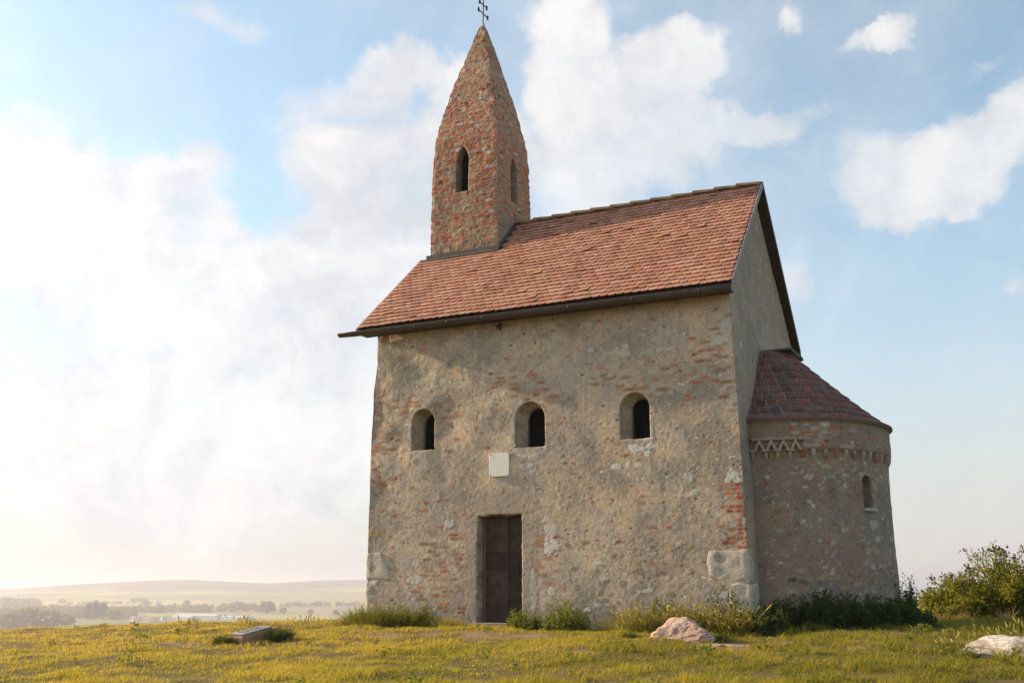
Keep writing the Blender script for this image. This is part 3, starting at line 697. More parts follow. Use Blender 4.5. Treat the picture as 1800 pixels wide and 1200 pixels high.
# east wall: colour blended halfway to a darker grey-brown
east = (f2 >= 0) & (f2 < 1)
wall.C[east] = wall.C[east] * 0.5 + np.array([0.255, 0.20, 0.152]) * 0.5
wall.stones(8.25, 8.2 + yb, 0, 6.2, 300, (0.015, 0.05), PAL_STONE, asp=(0.5, 1.4), op=(0.4, 0.9))
wall.stones(8.2, 8.5, 0, 5.5, 60, (0.02, 0.06), PAL_BRICK, op=(0.5, 1))
WIN = [(-7.184, -6.608, 3.471, 4.375), (-4.705, -4.021, 3.389, 4.335), (-2.418, -1.795, 3.424, 4.35)]
for i, (a, b, z0, z1) in enumerate(WIN):
    wall.cut(Opening(arch(a + X0, b + X0, z0, z1), [(0.025, 0.97, 0.985, 0), (0.09, 0.87, 0.955, 0.02, -0.012), (0.17, 0.74, 0.91, 0.045, -0.03), (0.23, 0.69, 0.875, 0.075, -0.042), (0.25, 0.67, 0.87, 0.078, -0.043), (0.285, 0.69, 0.875, 0.078, -0.043)], (0.34, 0.27, 0.195)))
wall.cut(Opening([(-5.575 + X0, -0.11), (-4.545 + X0, -0.11), (-4.545 + X0, 2.07), (-5.575 + X0, 2.07)], [(0.02, 0.985, 0.992, 0), (0.14, 0.975, 0.985, 0), (0.40, 0.965, 0.98, 0)], (0.36, 0.295, 0.22)))
V, q, t, C = wall.arrays()
# gables
def gable(x_of_z, sgn, n=150, rows=110):
    zg = np.linspace(WTOP, 9.22, rows); u = np.linspace(0, 1, n)
    U, G = np.meshgrid(u, zg); y0 = (G - WTOP) / (9.22 - WTOP) * (YR - 0.0); Yg = y0 + (yb - 2 * y0) * U
    Pg = np.stack([x_of_z(G), Yg, G], -1)
    if sgn < 0: Pg = Pg[:, ::-1]
    g = Sheet(Pg, (8.2 + Yg) if sgn > 0 else -Yg, G, False, 0.04, (0.430, 0.335, 0.240), 9)
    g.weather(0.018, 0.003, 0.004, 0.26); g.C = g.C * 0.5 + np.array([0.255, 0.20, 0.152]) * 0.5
    if sgn > 0: g.stones(8.2, 8.2 + yb, WTOP, 9.2, 170, (0.02, 0.05), PAL_STONE[:4] + PAL_WHITE[1:2], asp=(0.5, 1.4), op=(0.4, 0.9))
    return g.arrays()
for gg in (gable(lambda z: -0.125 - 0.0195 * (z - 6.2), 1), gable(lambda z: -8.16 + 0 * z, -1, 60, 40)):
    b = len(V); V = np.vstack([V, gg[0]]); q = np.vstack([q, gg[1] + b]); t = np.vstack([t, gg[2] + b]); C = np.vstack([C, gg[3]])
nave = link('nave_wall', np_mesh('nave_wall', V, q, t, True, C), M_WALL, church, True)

# quoins: big pale blocks set in the corners
def rough_block(name, c, d, parent, m, cutc=None, seed=0, sub=6, amp=0.012):
    bm = bmesh.new(); bmesh.ops.create_cube(bm, size=1.0)
    for v in bm.verts: v.co = Vector((v.co.x * d[0], v.co.y * d[1], v.co.z * d[2]))
    bmesh.ops.bevel(bm, geom=list(bm.edges), offset=min(d) * 0.10, segments=2, affect='EDGES', profile=0.6)
    bmesh.ops.subdivide_edges(bm, edges=list(bm.edges), cuts=sub, use_grid_fill=True)
    if cutc: cutc(bm)
    co = np.array([v.co[:] for v in bm.verts]) + seed * 3.7
    nn = fbm(co, 5.0, 4, 0.55); bm.normal_update()
    for v, k in zip(bm.verts, nn): v.co += v.normal * float(k) * amp * 2.2
    me = bpy.data.meshes.new(name); bm.to_mesh(me); bm.free()
    for p in me.polygons: p.use_smooth = True
    o = link(name, me, m, parent); o.location = Vector(c) - Vector(parent.location) if parent else c
    return o
qs = [((-0.39, 0.16, 1.005), (0.77, 0.37, 0.565)), ((-0.165, 0.17, 0.33), (0.41, 0.40, 0.70)), ((-8.08, 0.22, 0.44), (0.33, 0.5, 0.66))]
for i, (c, d) in enumerate([((c_[0] + (0.012 if c_[0] < -5 else -0.010), c_[1] + (0.027 if c_[0] < -5 else 0.020), c_[2]), d_) for c_, d_ in qs]):
    rough_block('quoin_stone', c, d, church, M_QUOIN, seed=i + 1, sub=7, amp=0.020)
def leftshape(bm):
    for v in bm.verts:
        k = (v.co.z + 0.28) / 0.56
        if v.co.x > -0.1: v.co.x *= 1.0 if k < 0.35 else max(0.25, 1.0 - (k - 0.35) * 1.35)
rough_block('quoin_stone', (-7.945, 0.215, 1.06), (0.60, 0.46, 0.56), church, M_QUOIN, leftshape, 7, 6, 0.012)

# windows
for (a, b, z0, z1) in WIN:
    cx = (a + b) / 2 + 0.078; wd = (b - a) * 0.67; h = (z1 - z0) * 0.87; zb = (z0 + z1) / 2 - h / 2 - 0.043
    mb = MB(); y = 0.305; th = 0.022
    mb.box((cx - wd / 2 + th / 2, y, zb + h * 0.4), (th, 0.05, h * 0.8)); mb.box((cx + wd / 2 - th / 2, y, zb + h * 0.4), (th, 0.05, h * 0.8))
    mb.box((cx, y, zb + th / 2), (wd - 2 * th, 0.05, th))
    mb.prism([(cx + (wd / 2 - (th if k else 0)) * math.cos(tt), zb + h - wd / 2 + (wd / 2 - (th if k else 0)) * math.sin(tt)) for k, ts in ((0, np.linspace(0, math.pi, 12)), (1, np.linspace(math.pi, 0, 12))) for tt in ts], 'y', y - 0.025, y + 0.025)
    wo = mb.build('window', M_DARKWOOD, church, world=True)
    pg = MB(); pg.prism([(cx - wd / 2, zb), (cx + wd / 2, zb)] + [(cx + wd / 2 * math.cos(tt), zb + h - wd / 2 + wd / 2 * math.sin(tt)) for tt in np.linspace(0, math.pi, 12)], 'y', y + 0.03, y + 0.036)
    pg.build('pane', M_GLASS, wo)  # opaque black sheet paints the dark void at the end of the slot

# door
DX0, DX1, DZ0, DZ1 = -5.56, -4.56, -0.12, 2.06
mb = MB(); yd = 0.27
mb.box(((DX0 + DX1) / 2, yd + 0.03, (DZ0 + DZ1) / 2), (DX1 - DX0 - 0.06, 0.03, DZ1 - DZ0), mi=0)
seam = DX0 + 0.585
zs = [DZ0 + 0.06 + k * 0.345 for k in range(7)]
for (xa, xb) in ((DX0 + 0.07, seam - 0.012), (seam + 0.012, DX1 - 0.02)):
    for za, zb_ in zip(zs[:-1], zs[1:]):
        mb.box(((xa + xb) / 2, yd + 0.008 + random.uniform(-0.003, 0.003), (za + zb_) / 2), (xb - xa - 0.004, 0.016, zb_ - za - 0.012), Matrix.Rotation(random.uniform(-0.004, 0.004), 3, 'Y'))
mb.box((seam, yd - 0.006, (DZ0 + DZ1) / 2), (0.04, 0.012, DZ1 - DZ0 - 0.05))
for za in zs[1:-1]:
    for k in range(9): mb.box((DX0 + 0.12 + k * 0.105, yd - 0.003, za + 0.03), (0.012, 0.01, 0.012))
door = mb.build('door', M_DOOR, church, world=True)
mb = MB(); mb.box((seam + 0.20, yd - 0.005, 1.0), (0.07, 0.012, 0.20)); mb.tube([(seam + 0.20, yd - 0.01, 1.05), (seam + 0.20, yd - 0.05, 1.05), (seam + 0.11, yd - 0.055, 1.05)], 0.010)
mb.tube([(seam + 0.20 + 0.045 * math.cos(t), yd - 0.018, 0.93 + 0.045 * math.sin(t)) for t in np.linspace(0, 2 * math.pi, 14)], 0.007, 6)
mb.build('door_handle', M_IRON, door)
mb = MB(); mb.box((DX0 + 0.045, yd + 0.005, (DZ0 + DZ1) / 2), (0.05, 0.06, DZ1 - DZ0)); mb.box((DX1 - 0.004, yd + 0.005, (DZ0 + DZ1) / 2), (0.03, 0.06, DZ1 - DZ0)); mb.box(((DX0 + DX1) / 2, yd + 0.0, DZ1 + 0.0), (DX1 - DX0 - 0.0, 0.07, 0.04))
mb.build('door_frame', M_DFRAME, door)
mb = MB(); mb.box(((DX0 + DX1) / 2, 0.10, DZ0 + 0.005), (1.06, 0.42, 0.10)); mb.build('threshold', M_SILL, church, world=True, bevel=0.012)
# plaque
mb = MB(); mb.box((-5.045, -0.028, 3.07), (0.45, 0.03, 0.475)); pq = mb.build('plaque', M_MARBLE, church, world=True, bevel=0.004)
for sx_ in (-0.2, 0.2):
    for sz_ in (-0.215, 0.215):
        mb = MB(); mb.box((-5.045 + sx_, -0.047, 3.07 + sz_), (0.018, 0.01, 0.018)); mb.build('screw', M_IRON, pq)

# ---------------------------------------------------------------- nave roof
XV0, XV1 = -8.27, 0.0; XT = -6.13; YT = 2.03            # verges; east and south faces of the tower
def flare(x, y):                                          # the west verge runs outwards towards the eave
    yy = y if y < YR else 2 * YR - y
    return x - 0.19 * min(max((-6.6 - x) / 1.67, 0.0), 1.1) * min(max((YT - yy) / (YT - YE), 0.0), 1.1)
roof = MB()
def slab(x0, x1, y0, y1, th=0.07, lift=0.0):
    for m in (0, 1):
        pts = [(y0, ZE + KS * (y0 - YE) - lift), (y1, ZE + KS * (y1 - YE) - lift), (y1, ZE + KS * (y1 - YE) - th - lift), (y0, ZE + KS * (y0 - YE) - th - lift)]
        if m: pts = [(2 * YR - a, b) for a, b in pts][::-1]
        roof.prism(pts, 'x', x0, x1)
slab(XV0 + 0.02, XT, YE + 0.02, YT, lift=0.03); slab(XT, XV1 - 0.02, YE + 0.02, YR, lift=0.03)
roof.v = [(flare(a, b), b, c) for a, b, c in roof.v]
deck = roof.build('roof', M_DARKWOOD, church, world=True)
sl_len = math.hypot(YR - YE, KS * (YR - YE)); NR = 28; ex = sl_len / NR; TWD = 0.17
dirs = Vector((0, 1, KS)).normalized(); nrm_ = Vector((0, -KS, 1)).normalized()
def tiles(back):
    Vv, Fq, Ft = [], [], []; nv = 0
    for r_ in range(NR):
        off = (r_ % 2) * TWD / 2
        xs = np.arange(XV0 - TWD + off, XV1 + TWD, TWD)
        wob = [0.005 * math.sin(x * 1.7 + r_ * 0.2) + 0.002 * math.sin(x * 4.1 + r_) for x in xs]
        for x, wb in zip(xs, wob):
            d0 = r_ * ex + random.gauss(0, 0.0035) - 0.02
            cy = YE + (d0 + ex / 2) * dirs.y
            if x < XT and cy > YT - 0.02: continue
            x0 = max(x + 0.003, XV0 + 0.01); x1 = min(x + TWD - 0.003, XV1 - 0.012)
            if x < XT < x1 and cy > YT - 0.02: x0 = max(x0, XT)
            if x1 - x0 < 0.03: continue
            tl = min(2.05 * ex, sl_len - d0 + 0.01)
            if x1 < XT + 0.1: tl = min(tl, (YT - YE) / dirs.y - d0)
            th = 0.017; lift0 = 0.046 + random.uniform(0, 0.005) + wb; lift1 = 0.0 + wb
            if random.random() < 0.025: lift0 += random.uniform(0.01, 0.022)
            ro = random.gauss(0, 0.006); hw = (x1 - x0) / 2; cx = (x0 + x1) / 2
            outl = [(-hw, 0.042), (-hw * 0.75, 0.014), (-hw * 0.3, 0.0), (hw * 0.3, 0.0), (hw * 0.75, 0.014), (hw, 0.042), (hw, tl), (-hw, tl)]
            top, bot = [], []
            for u, d in outl:
                k = d / tl; lf = lift0 * (1 - k) + lift1 * k
                u2 = u + d * ro
                for lst, hgt in ((top, lf + th), (bot, lf)):
                    p = Vector((cx + u2, YE, ZE)) + dirs * (d0 + d) + nrm_ * hgt
                    if back: p.y = 2 * YR - p.y
                    p.x = min(max(p.x, XV0 + 0.005), XV1 - 0.008)
                    p.x = flare(p.x, p.y)
                    lst.append(p)
            Vv += top + bot
            a = nv
            Fq += [(a + 5, a + 6, a + 7, a + 0), (a + 0, a + 1, a + 4, a + 5), (a + 1, a + 2, a + 3, a + 4)]
            Fq += [(a + i, a + i + 8, a + i + 9, a + i + 1) for i in range(5)]
            Fq += [(a + 5, a + 13, a + 14, a + 6), (a + 7, a + 15, a + 8, a + 0), (a + 8, a + 15, a + 14, a + 13), (a + 8, a + 13, a + 12, a + 9), (a + 9, a + 12, a + 11, a + 10)]
            nv += 16
    Fq = np.array(Fq)
    if back: Fq = Fq[:, ::-1]
    return np_mesh('roof_tiles', np.array([v[:] for v in Vv]), Fq, None, False)
link('roof_tiles', tiles(False), M_TILE, deck); link('roof_tiles', tiles(True), M_TILE, deck)
# ridge caps
xr0 = XT + 0.02; nrid = 12; step = (XV1 - xr0 - 0.02) / nrid
for k in range(nrid):
    mb = MB(); x0 = xr0 + k * step; L = step + 0.07
    n = 9; vs = []
    for e_, (xx, r0, zl) in enumerate(((x0 - 0.03, 0.150, 0.028), (x0 - 0.03, 0.132, 0.028), (min(x0 + L, XV1 - 0.01), 0.132, 0.0), (min(x0 + L, XV1 - 0.01), 0.114, 0.0))):
        for i in range(n):
            t_ = math.pi * (i / (n - 1)) * 0.86 + 0.22
            vs.append((xx, YR + r0 * math.cos(t_) * 1.05, 9.40 + zl + r0 * math.sin(t_) * 0.95 + random.uniform(-.003, .003)))
    fs = []
    for a_, b_ in ((0, 2), (2, 3), (3, 1), (1, 0)):
        for i in range(n - 1): fs.append((a_ * n + i, a_ * n + i + 1, b_ * n + i + 1, b_ * n + i))
    mb.add(vs, fs)
    mb.build('ridge_tile', M_RIDGE, deck, smooth_=False)
# verges
def verge(x0, x1, y0, y1, dz0, dz1, m, back=False):
    mb = MB(); pts = [(y0, ZE + KS * (y0 - YE) + dz0), (y1, ZE + KS * (y1 - YE) + dz0), (y1, ZE + KS * (y1 - YE) + dz1), (y0, ZE + KS * (y0 - YE) + dz1)]
    if back: pts = [(2 * YR - a, b) for a, b in pts][::-1]
    mb.prism(pts, 'x', x0, x1); mb.v = [(flare(a, b), b, c) for a, b, c in mb.v]; return mb.build('verge_board', m, deck, bevel=0.004)
verge(XV1 - 0.004, XV1 + 0.030, YE - 0.02, YR + 0.01, -0.09, 0.065, M_GREYWOOD)
verge(XV1 - 0.004, XV1 + 0.034, YE - 0.02, YR - 0.003, -0.12, 0.065, M_DARKWOOD, True)
verge(XV0 - 0.03, XV0 + 0.012, YE - 0.05, YT + 0.03, -0.06, 0.06, M_GREYWOOD)
verge(XV0 - 0.03, XV0 + 0.012, YE - 0.02, YT, -0.06, 0.06, M_GREYWOOD, True)
# soffit board of the far slope under the east verge
mb = MB(); pts = [(YE, ZE - 0.115), (YR - 0.02, roofz(YR - 0.02) - 0.115), (YR - 0.02, roofz(YR - .02) - 0.15), (YE, ZE - 0.15)]
mb.prism([(2 * YR - a, b) for a, b in pts], 'x', -0.22, XV1 - 0.006); mb.build('soffit', M_DARKWOOD, deck)
mb = MB(); mb.prism(pts, 'x', -0.22, XV1 - 0.006); mb.build('soffit', M_DARKWOOD, deck)
# eaves boards
mb = MB(); mb.box(((XV0 + XV1) / 2, YE + 0.13, ZE - 0.13), (XV1 - XV0 - 0.06, 0.28, 0.025)); mb.box(((XV0 + XV1) / 2, YE + 0.0, ZE - 0.09), (XV1 - XV0 - 0.06, 0.03, 0.13)); mb.v = [(flare(a, b), b, c) for a, b, c in mb.v]; mb.build('eave_board', M_DARKWOOD, deck)
# gutters: half round with rolled rim and brackets
def gutter(y, xa, xb, spout=True):
    mb = MB(); n = 10; r = 0.088; zc = ZE - 0.085
    xs = [xa + (xb - xa) * k / 24 for k in range(25)]; vs = []; rr = []
    for x in xs:
        dz = -0.028 * (x - xa) / (xb - xa) + 0.006 * math.sin(x * 1.9); s_ = 1.0
        if spout: s_ = 0.8 + 0.2 * min(1, (x - xa) / 0.35)
        for r2 in (r, r - 0.006):
            for i in range(n + 1):
                t_ = math.pi + math.pi * i / n
                vs.append((x, y + r2 * math.cos(t_), zc + dz + (1 - s_) * -0.03 + r2 * s_ * math.sin(t_)))
    m_ = n + 1; fs = []
    for k in range(24):
        b = k * 2 * m_
        for i in range(n):
            fs += [(b + i, b + i + 1, b + 2 * m_ + i + 1, b + 2 * m_ + i), (b + m_ + i, b + 3 * m_ + i, b + 3 * m_ + i + 1, b + m_ + i + 1)]
        fs += [(b, b + 2 * m_, b + 3 * m_, b + m_), (b + n, b + m_ + n, b + 3 * m_ + n, b + 2 * m_ + n)]
    e0 = 24 * 2 * m_
    fs.append(tuple(e0 + i for i in range(m_)))
    mb.add(vs, fs)
    mb.tube([(x, y - r, zc - 0.028 * (x - xa) / (xb - xa)) for x in xs], 0.012, 6)
    o = mb.build('gutter', M_GUTTER, deck, smooth_=True)
    for x in (-6.9, -6.1, -5.25, -3.3, -1.95, -0.6):
        mb = MB(); mb.tube([(x, y + (r + .008) * math.cos(t_), zc - 0.028 * (x - xa) / (xb - xa) + (r + .008) * math.sin(t_)) for t_ in np.linspace(math.pi, 2 * math.pi, 12)], 0.012, 5)
        mb.build('gutter_bracket', M_GUTTER, o, smooth_=True)
    return o
g1 = gutter(YE - 0.065, -8.92, 0.005); gutter(2 * YR - YE + 0.065, -8.5, 0.06, False)
mb = MB(); mb.box((-5.02, -0.16, 6.02), (0.10, 0.20, 0.05)); mb.box((-5.06, -0.06, 5.99), (0.06, 0.10, 0.10)); mb.build('gutter_hook', M_GUTTER, g1)
# flashing round the tower foot
mb = MB(); zf = ZE + KS * (YT - YE)
mb.box(((XV0 + XT) / 2 + 0.10, YT - 0.035, zf + 0.07), (XT - XV0 - 0.14, 0.022, 0.13)); mb.box(((XV0 + XT) / 2 + 0.02, YT - 0.06, zf + 0.012), (XT - XV0 - 0.02, 0.10, 0.02), Matrix.Rotation(math.atan(KS), 3, 'X'))
pts = [(YT - 0.10, roofz(YT - 0.10) + 0.02), (YR + 0.02, roofz(YR) + 0.04), (YR + 0.02, roofz(YR) + 0.17), (YT - 0.10, roofz(YT - 0.10) + 0.17)]
mb.prism(pts, 'x', XT + 0.02, XT + 0.055); mb.build('flashing', M_FLASH, deck)

# ---------------------------------------------------------------- tower
TX, TY = -7.075, 2.975
zt = np.concatenate([np.arange(7.3, 15.16, 0.024), [15.17, 15.20, 15.22]])
hw = np.interp(zt, [7.3, 8.5, 10.5, 11.2, 11.6, 12.0, 12.32, 12.85, 13.5, 14.1, 14.6, 14.93, 15.10, 15.17, 15.22], [0.945, 0.945, 0.94, 0.915, 0.895, 0.84, 0.775, 0.665, 0.515, 0.355, 0.225, 0.135, 0.085, 0.055, 0.005])
nc = 84; u = np.linspace(-1, 1, nc, endpoint=False)
face = np.concatenate([np.stack([u, -np.ones(nc)], 1), np.stack([np.ones(nc), u], 1), np.stack([-u, np.ones(nc)], 1), np.stack([-np.ones(nc), -u], 1)])
P = np.zeros((len(zt), 4 * nc, 3)); P[..., 2] = zt[:, None]
P[..., 0] = TX + face[None, :, 0] * hw[:, None]; P[..., 1] = TY + face[None, :, 1] * hw[:, None]
fid = np.repeat(np.arange(4), nc)
S = np.tile(u, 4)[None, :] * hw[:, None] + fid[None, :] * 10.0     # local metres from each face's middle, faces 10 apart
Z = np.repeat(zt[:, None], 4 * nc, 1)
tw = Sheet(P, S, Z, True, 0.0225, (0.38, 0.245, 0.155), 21)
tw.hk = 0.5
tw.weather(0.014, 0.004, 0.006, 0.30)
for k in range(4):
    o = k * 10.0
    tw.stones(o - 0.95, o + 0.95, 7.9, 10.2, 70, (0.02, 0.055), PAL_STONE + PAL_OCHRE[:1], h=(0.006, 0.022), op=(0.4, 0.9))
    tw.stones(o - 0.8, o + 0.8, 11.6, 15.0, 70, (0.02, 0.05), PAL_STONE + PAL_BRICK[:2], h=(0.006, 0.024), op=(0.4, 0.9))
    tw.bricks(o - 0.97, o + 0.97, 10.8, 12.7, 0.88, 0.25, 0.22, h=0.02)
    tw.bricks(o - 0.97, o + 0.97, 9.4, 11.2, 0.52, 0.3, 0.22, h=0.018)
    tw.bricks(o + 0.30, o + 0.97, 9.7, 11.4, 0.9, 0.3, 0.24, h=0.018)
    tw.bricks(o - 0.97, o - 0.4, 9.9, 10.7, 0.35, 0.4, 0.24, h=0.016)
    tw.bricks(o - 0.97, o + 0.97, 8.4, 9.7, 0.42, 0.2, 0.24, h=0.018)
    tw.bricks(o - 0.8, o + 0.8, 12.4, 15.1, 0.62, 0.1, 0.2, h=0.02, tone=(0.6, 1.05))
    tw.bricks(o - 0.97, o - 0.7, 8.4, 12.3, 0.25, 0.2, 0.2, h=0.02); tw.bricks(o + 0.66, o + 0.97, 8.6, 12.6, 0.4, 0.2, 0.22, h=0.022)
    tw.stones(o - 0.9, o + 0.9, 8.2, 15, 130, (0.015, 0.05), PAL_DARK, h=(-0.035, -0.012), op=(0.5, 1))
# erode the arrises
edge = np.minimum(np.abs(np.tile(u, 4)[None, :] - 1), np.abs(np.tile(u, 4)[None, :] + 1)) * hw[:, None]
tw.H += smooth(edge, 0.10, 0.0) * (0.03 * fbm(P, 6.5, 3, 0.6, 71.) - 0.014 + 0.022 * (np.random.default_rng(5).random((400, 8))[(np.floor(zt / 0.085).astype(int) % 400)[:, None], (np.arange(4 * nc) // (nc // 2))[None, :] % 8] - 0.5))
for (sa, za, rr_) in [(-0.02, 8.95, 0.22), (0.14, 9.6, 0.16)]:      # traces of an older arch
    for t_ in np.linspace(0.2, 2.9, 22): tw.blob(sa + rr_ * math.cos(t_), za + rr_ * math.sin(t_), 0.03, 0.02, t_ + 1.57, (0.42, 0.35, 0.27), 0.012, 0.3, 0.8)
lev = [(0.03, 0.96, 0.985, 0), (0.17, 0.84, 0.97, 0.01), (0.20, 0.82, 0.96, 0.01), (0.24, 0.80, 0.96, 0.01)]  # lancets: darkened reveals and near-black caps paint the tower's unlit inside
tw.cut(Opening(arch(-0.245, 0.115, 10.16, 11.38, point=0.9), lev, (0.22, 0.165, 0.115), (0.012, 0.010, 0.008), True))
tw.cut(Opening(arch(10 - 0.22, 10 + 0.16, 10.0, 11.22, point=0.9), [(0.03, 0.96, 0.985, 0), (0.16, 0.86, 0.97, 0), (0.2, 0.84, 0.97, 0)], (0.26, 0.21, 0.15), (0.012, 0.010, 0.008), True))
V, q, t, C = tw.arrays()
tower = link('tower', np_mesh('tower', V, q, t, True, C), M_TOWER, church, True)
mb = MB()
mb.tube([(TX + 0.03, TY + 0.05, 15.10), (TX + 0.015, TY + 0.03, 15.21), (TX - 0.005, TY, 15.30), (TX, TY, 15.45), (TX, TY, 16.35)], 0.017, 6)
for z_, L in ((15.565, 0.245), (15.83, 0.19)):
    mb.tube([(TX, TY - L, z_ - 0.013), (TX, TY + L, z_ + 0.013)], 0.015, 6)
    for s_ in (-1, 1):
        mb.box((TX, TY + s_ * (L + 0.012), z_ + s_ * 0.012), (0.04, 0.036, 0.115), taper=(0.8, 1.6))
mb.build('cross', M_IRON, tower)

# ---------------------------------------------------------------- apse
AC = (0.0, 2.93); AR = 2.185
za = np.arange(-0.5, 3.80, 0.030)
aths = np.radians(np.linspace(-100, 100, 260))
TH, Z = np.meshgrid(aths, za)
deg_ = np.degrees(aths)[None, :]; zq = za[:, None]
zl = np.where(deg_ < -66.0, 3.345, 3.165)          # the upper wall starts higher over the gabled arches
prof = AR + np.interp(zq, [-0.5, 0.1, 3.0], [0.05, 0.02, 0.0]) + 0.062 * smooth(zq, zl - 0.02, zl + 0.012)
P = np.stack([AC[0] + prof * np.cos(TH), AC[1] + prof * np.sin(TH), Z], -1)
ap = Sheet(P, TH * AR, Z, False, 0.031, (0.29, 0.215, 0.158), 31)
ap.hk = 0.6
ap.weather(0.02, 0.006, 0.005, 0.2)
sa_ = lambda d: math.radians(d) * AR
ap.stones(sa_(-92), sa_(60), -0.1, 2.9, 420, (0.018, 0.055), PAL_STONE, h=(0.003, 0.014), asp=(0.35, 0.8), op=(0.4, 0.9))
ap.stones(sa_(-85), sa_(30), 0.1, 2.9, 60, (0.04, 0.085), [(0.46, 0.39, 0.31), (0.42, 0.33, 0.24)], h=(0.006, 0.018), asp=(0.4, 1.0), op=(0.6, 1))
ap.stones(sa_(-85), sa_(30), 0.1, 2.9, 90, (0.025, 0.08), PAL_DARK, h=(-0.03, -0.01), asp=(0.2, 0.5), op=(0.3, 0.8))
ap.stones(sa_(-92), sa_(60), -0.1, 3.0, 500, (0.014, 0.032), PAL_STONE[:4] + PAL_WHITE[1:2], h=(0.004, 0.012), asp=(0.3, 0.6), op=(0.35, 0.8))
ap.stones(sa_(-85), sa_(30), 0.1, 2.9, 60, (0.02, 0.05), PAL_BRICK, h=(0.003, 0.01), op=(0.5, 0.9), tone=(0.7, 1))
ap.stones(sa_(-62), sa_(-50), 0.5, 1.1, 10, (0.05, 0.09), PAL_OCHRE, h=(0.006, 0.015), op=(0.5, 0.9))
ap.bricks(sa_(-72), sa_(-36), 3.2, 3.72, 0.6, 0.4, 0.2, mul=0.85, tone=(0.7, 1.0), pal=PAL_BRICK + PAL_STONE[:3])
ap.bricks(sa_(-40), sa_(10), 3.15, 3.45, 0.3, 0.4, 0.2, mul=0.85, tone=(0.7, 1.0))
ap.bricks(sa_(-86), sa_(-70), 3.24, 3.36, 0.6, 0.2, 0.26, mul=0.8, tone=(0.7, 0.95))
ap.stones(sa_(-72), sa_(0), 2.6, 3.0, 40, (0.04, 0.09), PAL_STONE[:4], h=(0.004, 0.012), asp=(0.2, 0.4), op=(0.5, 0.9))
for d, z, a, b, c_ in [(-27, 1.78, 0.12, 0.09, PAL_STONE[0]), (-25, 1.52, 0.09, 0.08, PAL_STONE[0]), (-29, 1.3, 0.10, 0.07, PAL_OCHRE[0]), (-35.5, 2.4, 0.035, 0.12, (0.36, 0.17, 0.10)), (-30, 0.22, 0.11, 0.06, PAL_WHITE[1])]:
    ap.blob(sa_(d), z, a, b, 0, np.array(c_) * 0.9, 0.015, 0.5, 0.9)
ap.cut(Opening(arch(sa_(-33.4), sa_(-25.8), 2.08, 2.71), [(0.03, 0.97, 0.985, 0), (0.13, 0.9, 0.96, 0), (0.24, 0.82, 0.93, 0)], (0.25, 0.205, 0.16), cap=True))
V, q, t, C = ap.arrays()
apse = link('apse_wall', np_mesh('apse_wall', V, q, t, True, C), M_APSE, church, True)
# slit sill
mb = MB(); a_ = R(-29.5); mb.box((AC[0] + (AR + 0.0) * math.cos(a_), AC[1] + AR * math.sin(a_), 2.055), (0.16, 0.33, 0.06), Matrix.Rotation(a_, 3, 'Z')); mb.build('window_sill', M_QUOIN, apse, bevel=0.012)
# corbel frieze: a corbel each 5.72 degrees, gabled arches over the first bays
CD = [-89.4 + 5.72 * k for k in range(21)]
for k, d in enumerate(CD):
    a_ = R(d + random.gauss(0, 0.25)); mb = MB(); hh = 0.165 + random.uniform(-0.01, 0.015)
    poly = [(AR - 0.05, 3.165), (AR + 0.066, 3.165), (AR + 0.066, 3.165 - 0.06), (AR + 0.045, 3.165 - hh * 0.75), (AR + 0.004, 3.165 - hh - 0.02), (AR - 0.05, 3.165 - hh - 0.02)]
    wd_ = 0.036 + random.uniform(-0.004, 0.006)
    mb.prism(poly, 'y', -wd_, wd_)
    if k < 5: mb.box((AR + 0.055, 0, 3.142), (0.095, 0.155, 0.03))
    Rz = Matrix.Rotation(a_, 3, 'Z')
    mb.v = [tuple(Rz @ Vector(v) + Vector((AC[0], AC[1], 0))) for v in mb.v]
    o = mb.build('corbel', M_BRICK if k in (4, 6, 7, 9, 12, 14) else M_CORBEL, apse, bevel=0.006)
for k in range(4):
    mb = MB(); d0, d1 = CD[k], CD[k + 1]
    for (da, za_, db, zb_) in ((d0 + 0.7, 3.155, (d0 + d1) / 2 + 0.2, 3.335), (d1 - 0.7, 3.155, (d0 + d1) / 2 - 0.2, 3.335)):
        rr = AR + 0.045
        A = Vector((AC[0] + rr * math.cos(R(da)), AC[1] + rr * math.sin(R(da)), za_)); B = Vector((AC[0] + rr * math.cos(R(db)), AC[1] + rr * math.sin(R(db)), zb_))
        dd = (B - A); nn = Vector((math.cos(R((da + db) / 2)), math.sin(R((da + db) / 2)), 0)); sd_ = nn.cross(dd).normalized()
        Rm = Matrix((dd.normalized(), nn, sd_)).transposed()
        mb.box((A + B) / 2, (dd.length + 0.02, 0.08, 0.05), Rm)
    mb.build('gabled_arch', M_CORBEL, apse, bevel=0.008)
mb = MB(); n_ = 14
for k in range(n_):          # thin brick string course over the gabled arches
    a0_, a1_ = R(-90 + k * 2.0), R(-90 + (k + 1) * 2.0 - 0.12)
    vs = [(AC[0] + rr * math.cos(a), AC[1] + rr * math.sin(a), z) for z in (3.345, 3.385) for rr in (AR, AR + 0.085) for a in (a0_, a1_)]
    mb.add(vs, [(0, 1, 3, 2), (4, 6, 7, 5), (2, 3, 7, 6), (0, 4, 5, 1), (0, 2, 6, 4), (1, 5, 7, 3)])
mb.build('string_course', M_CORBEL, apse)
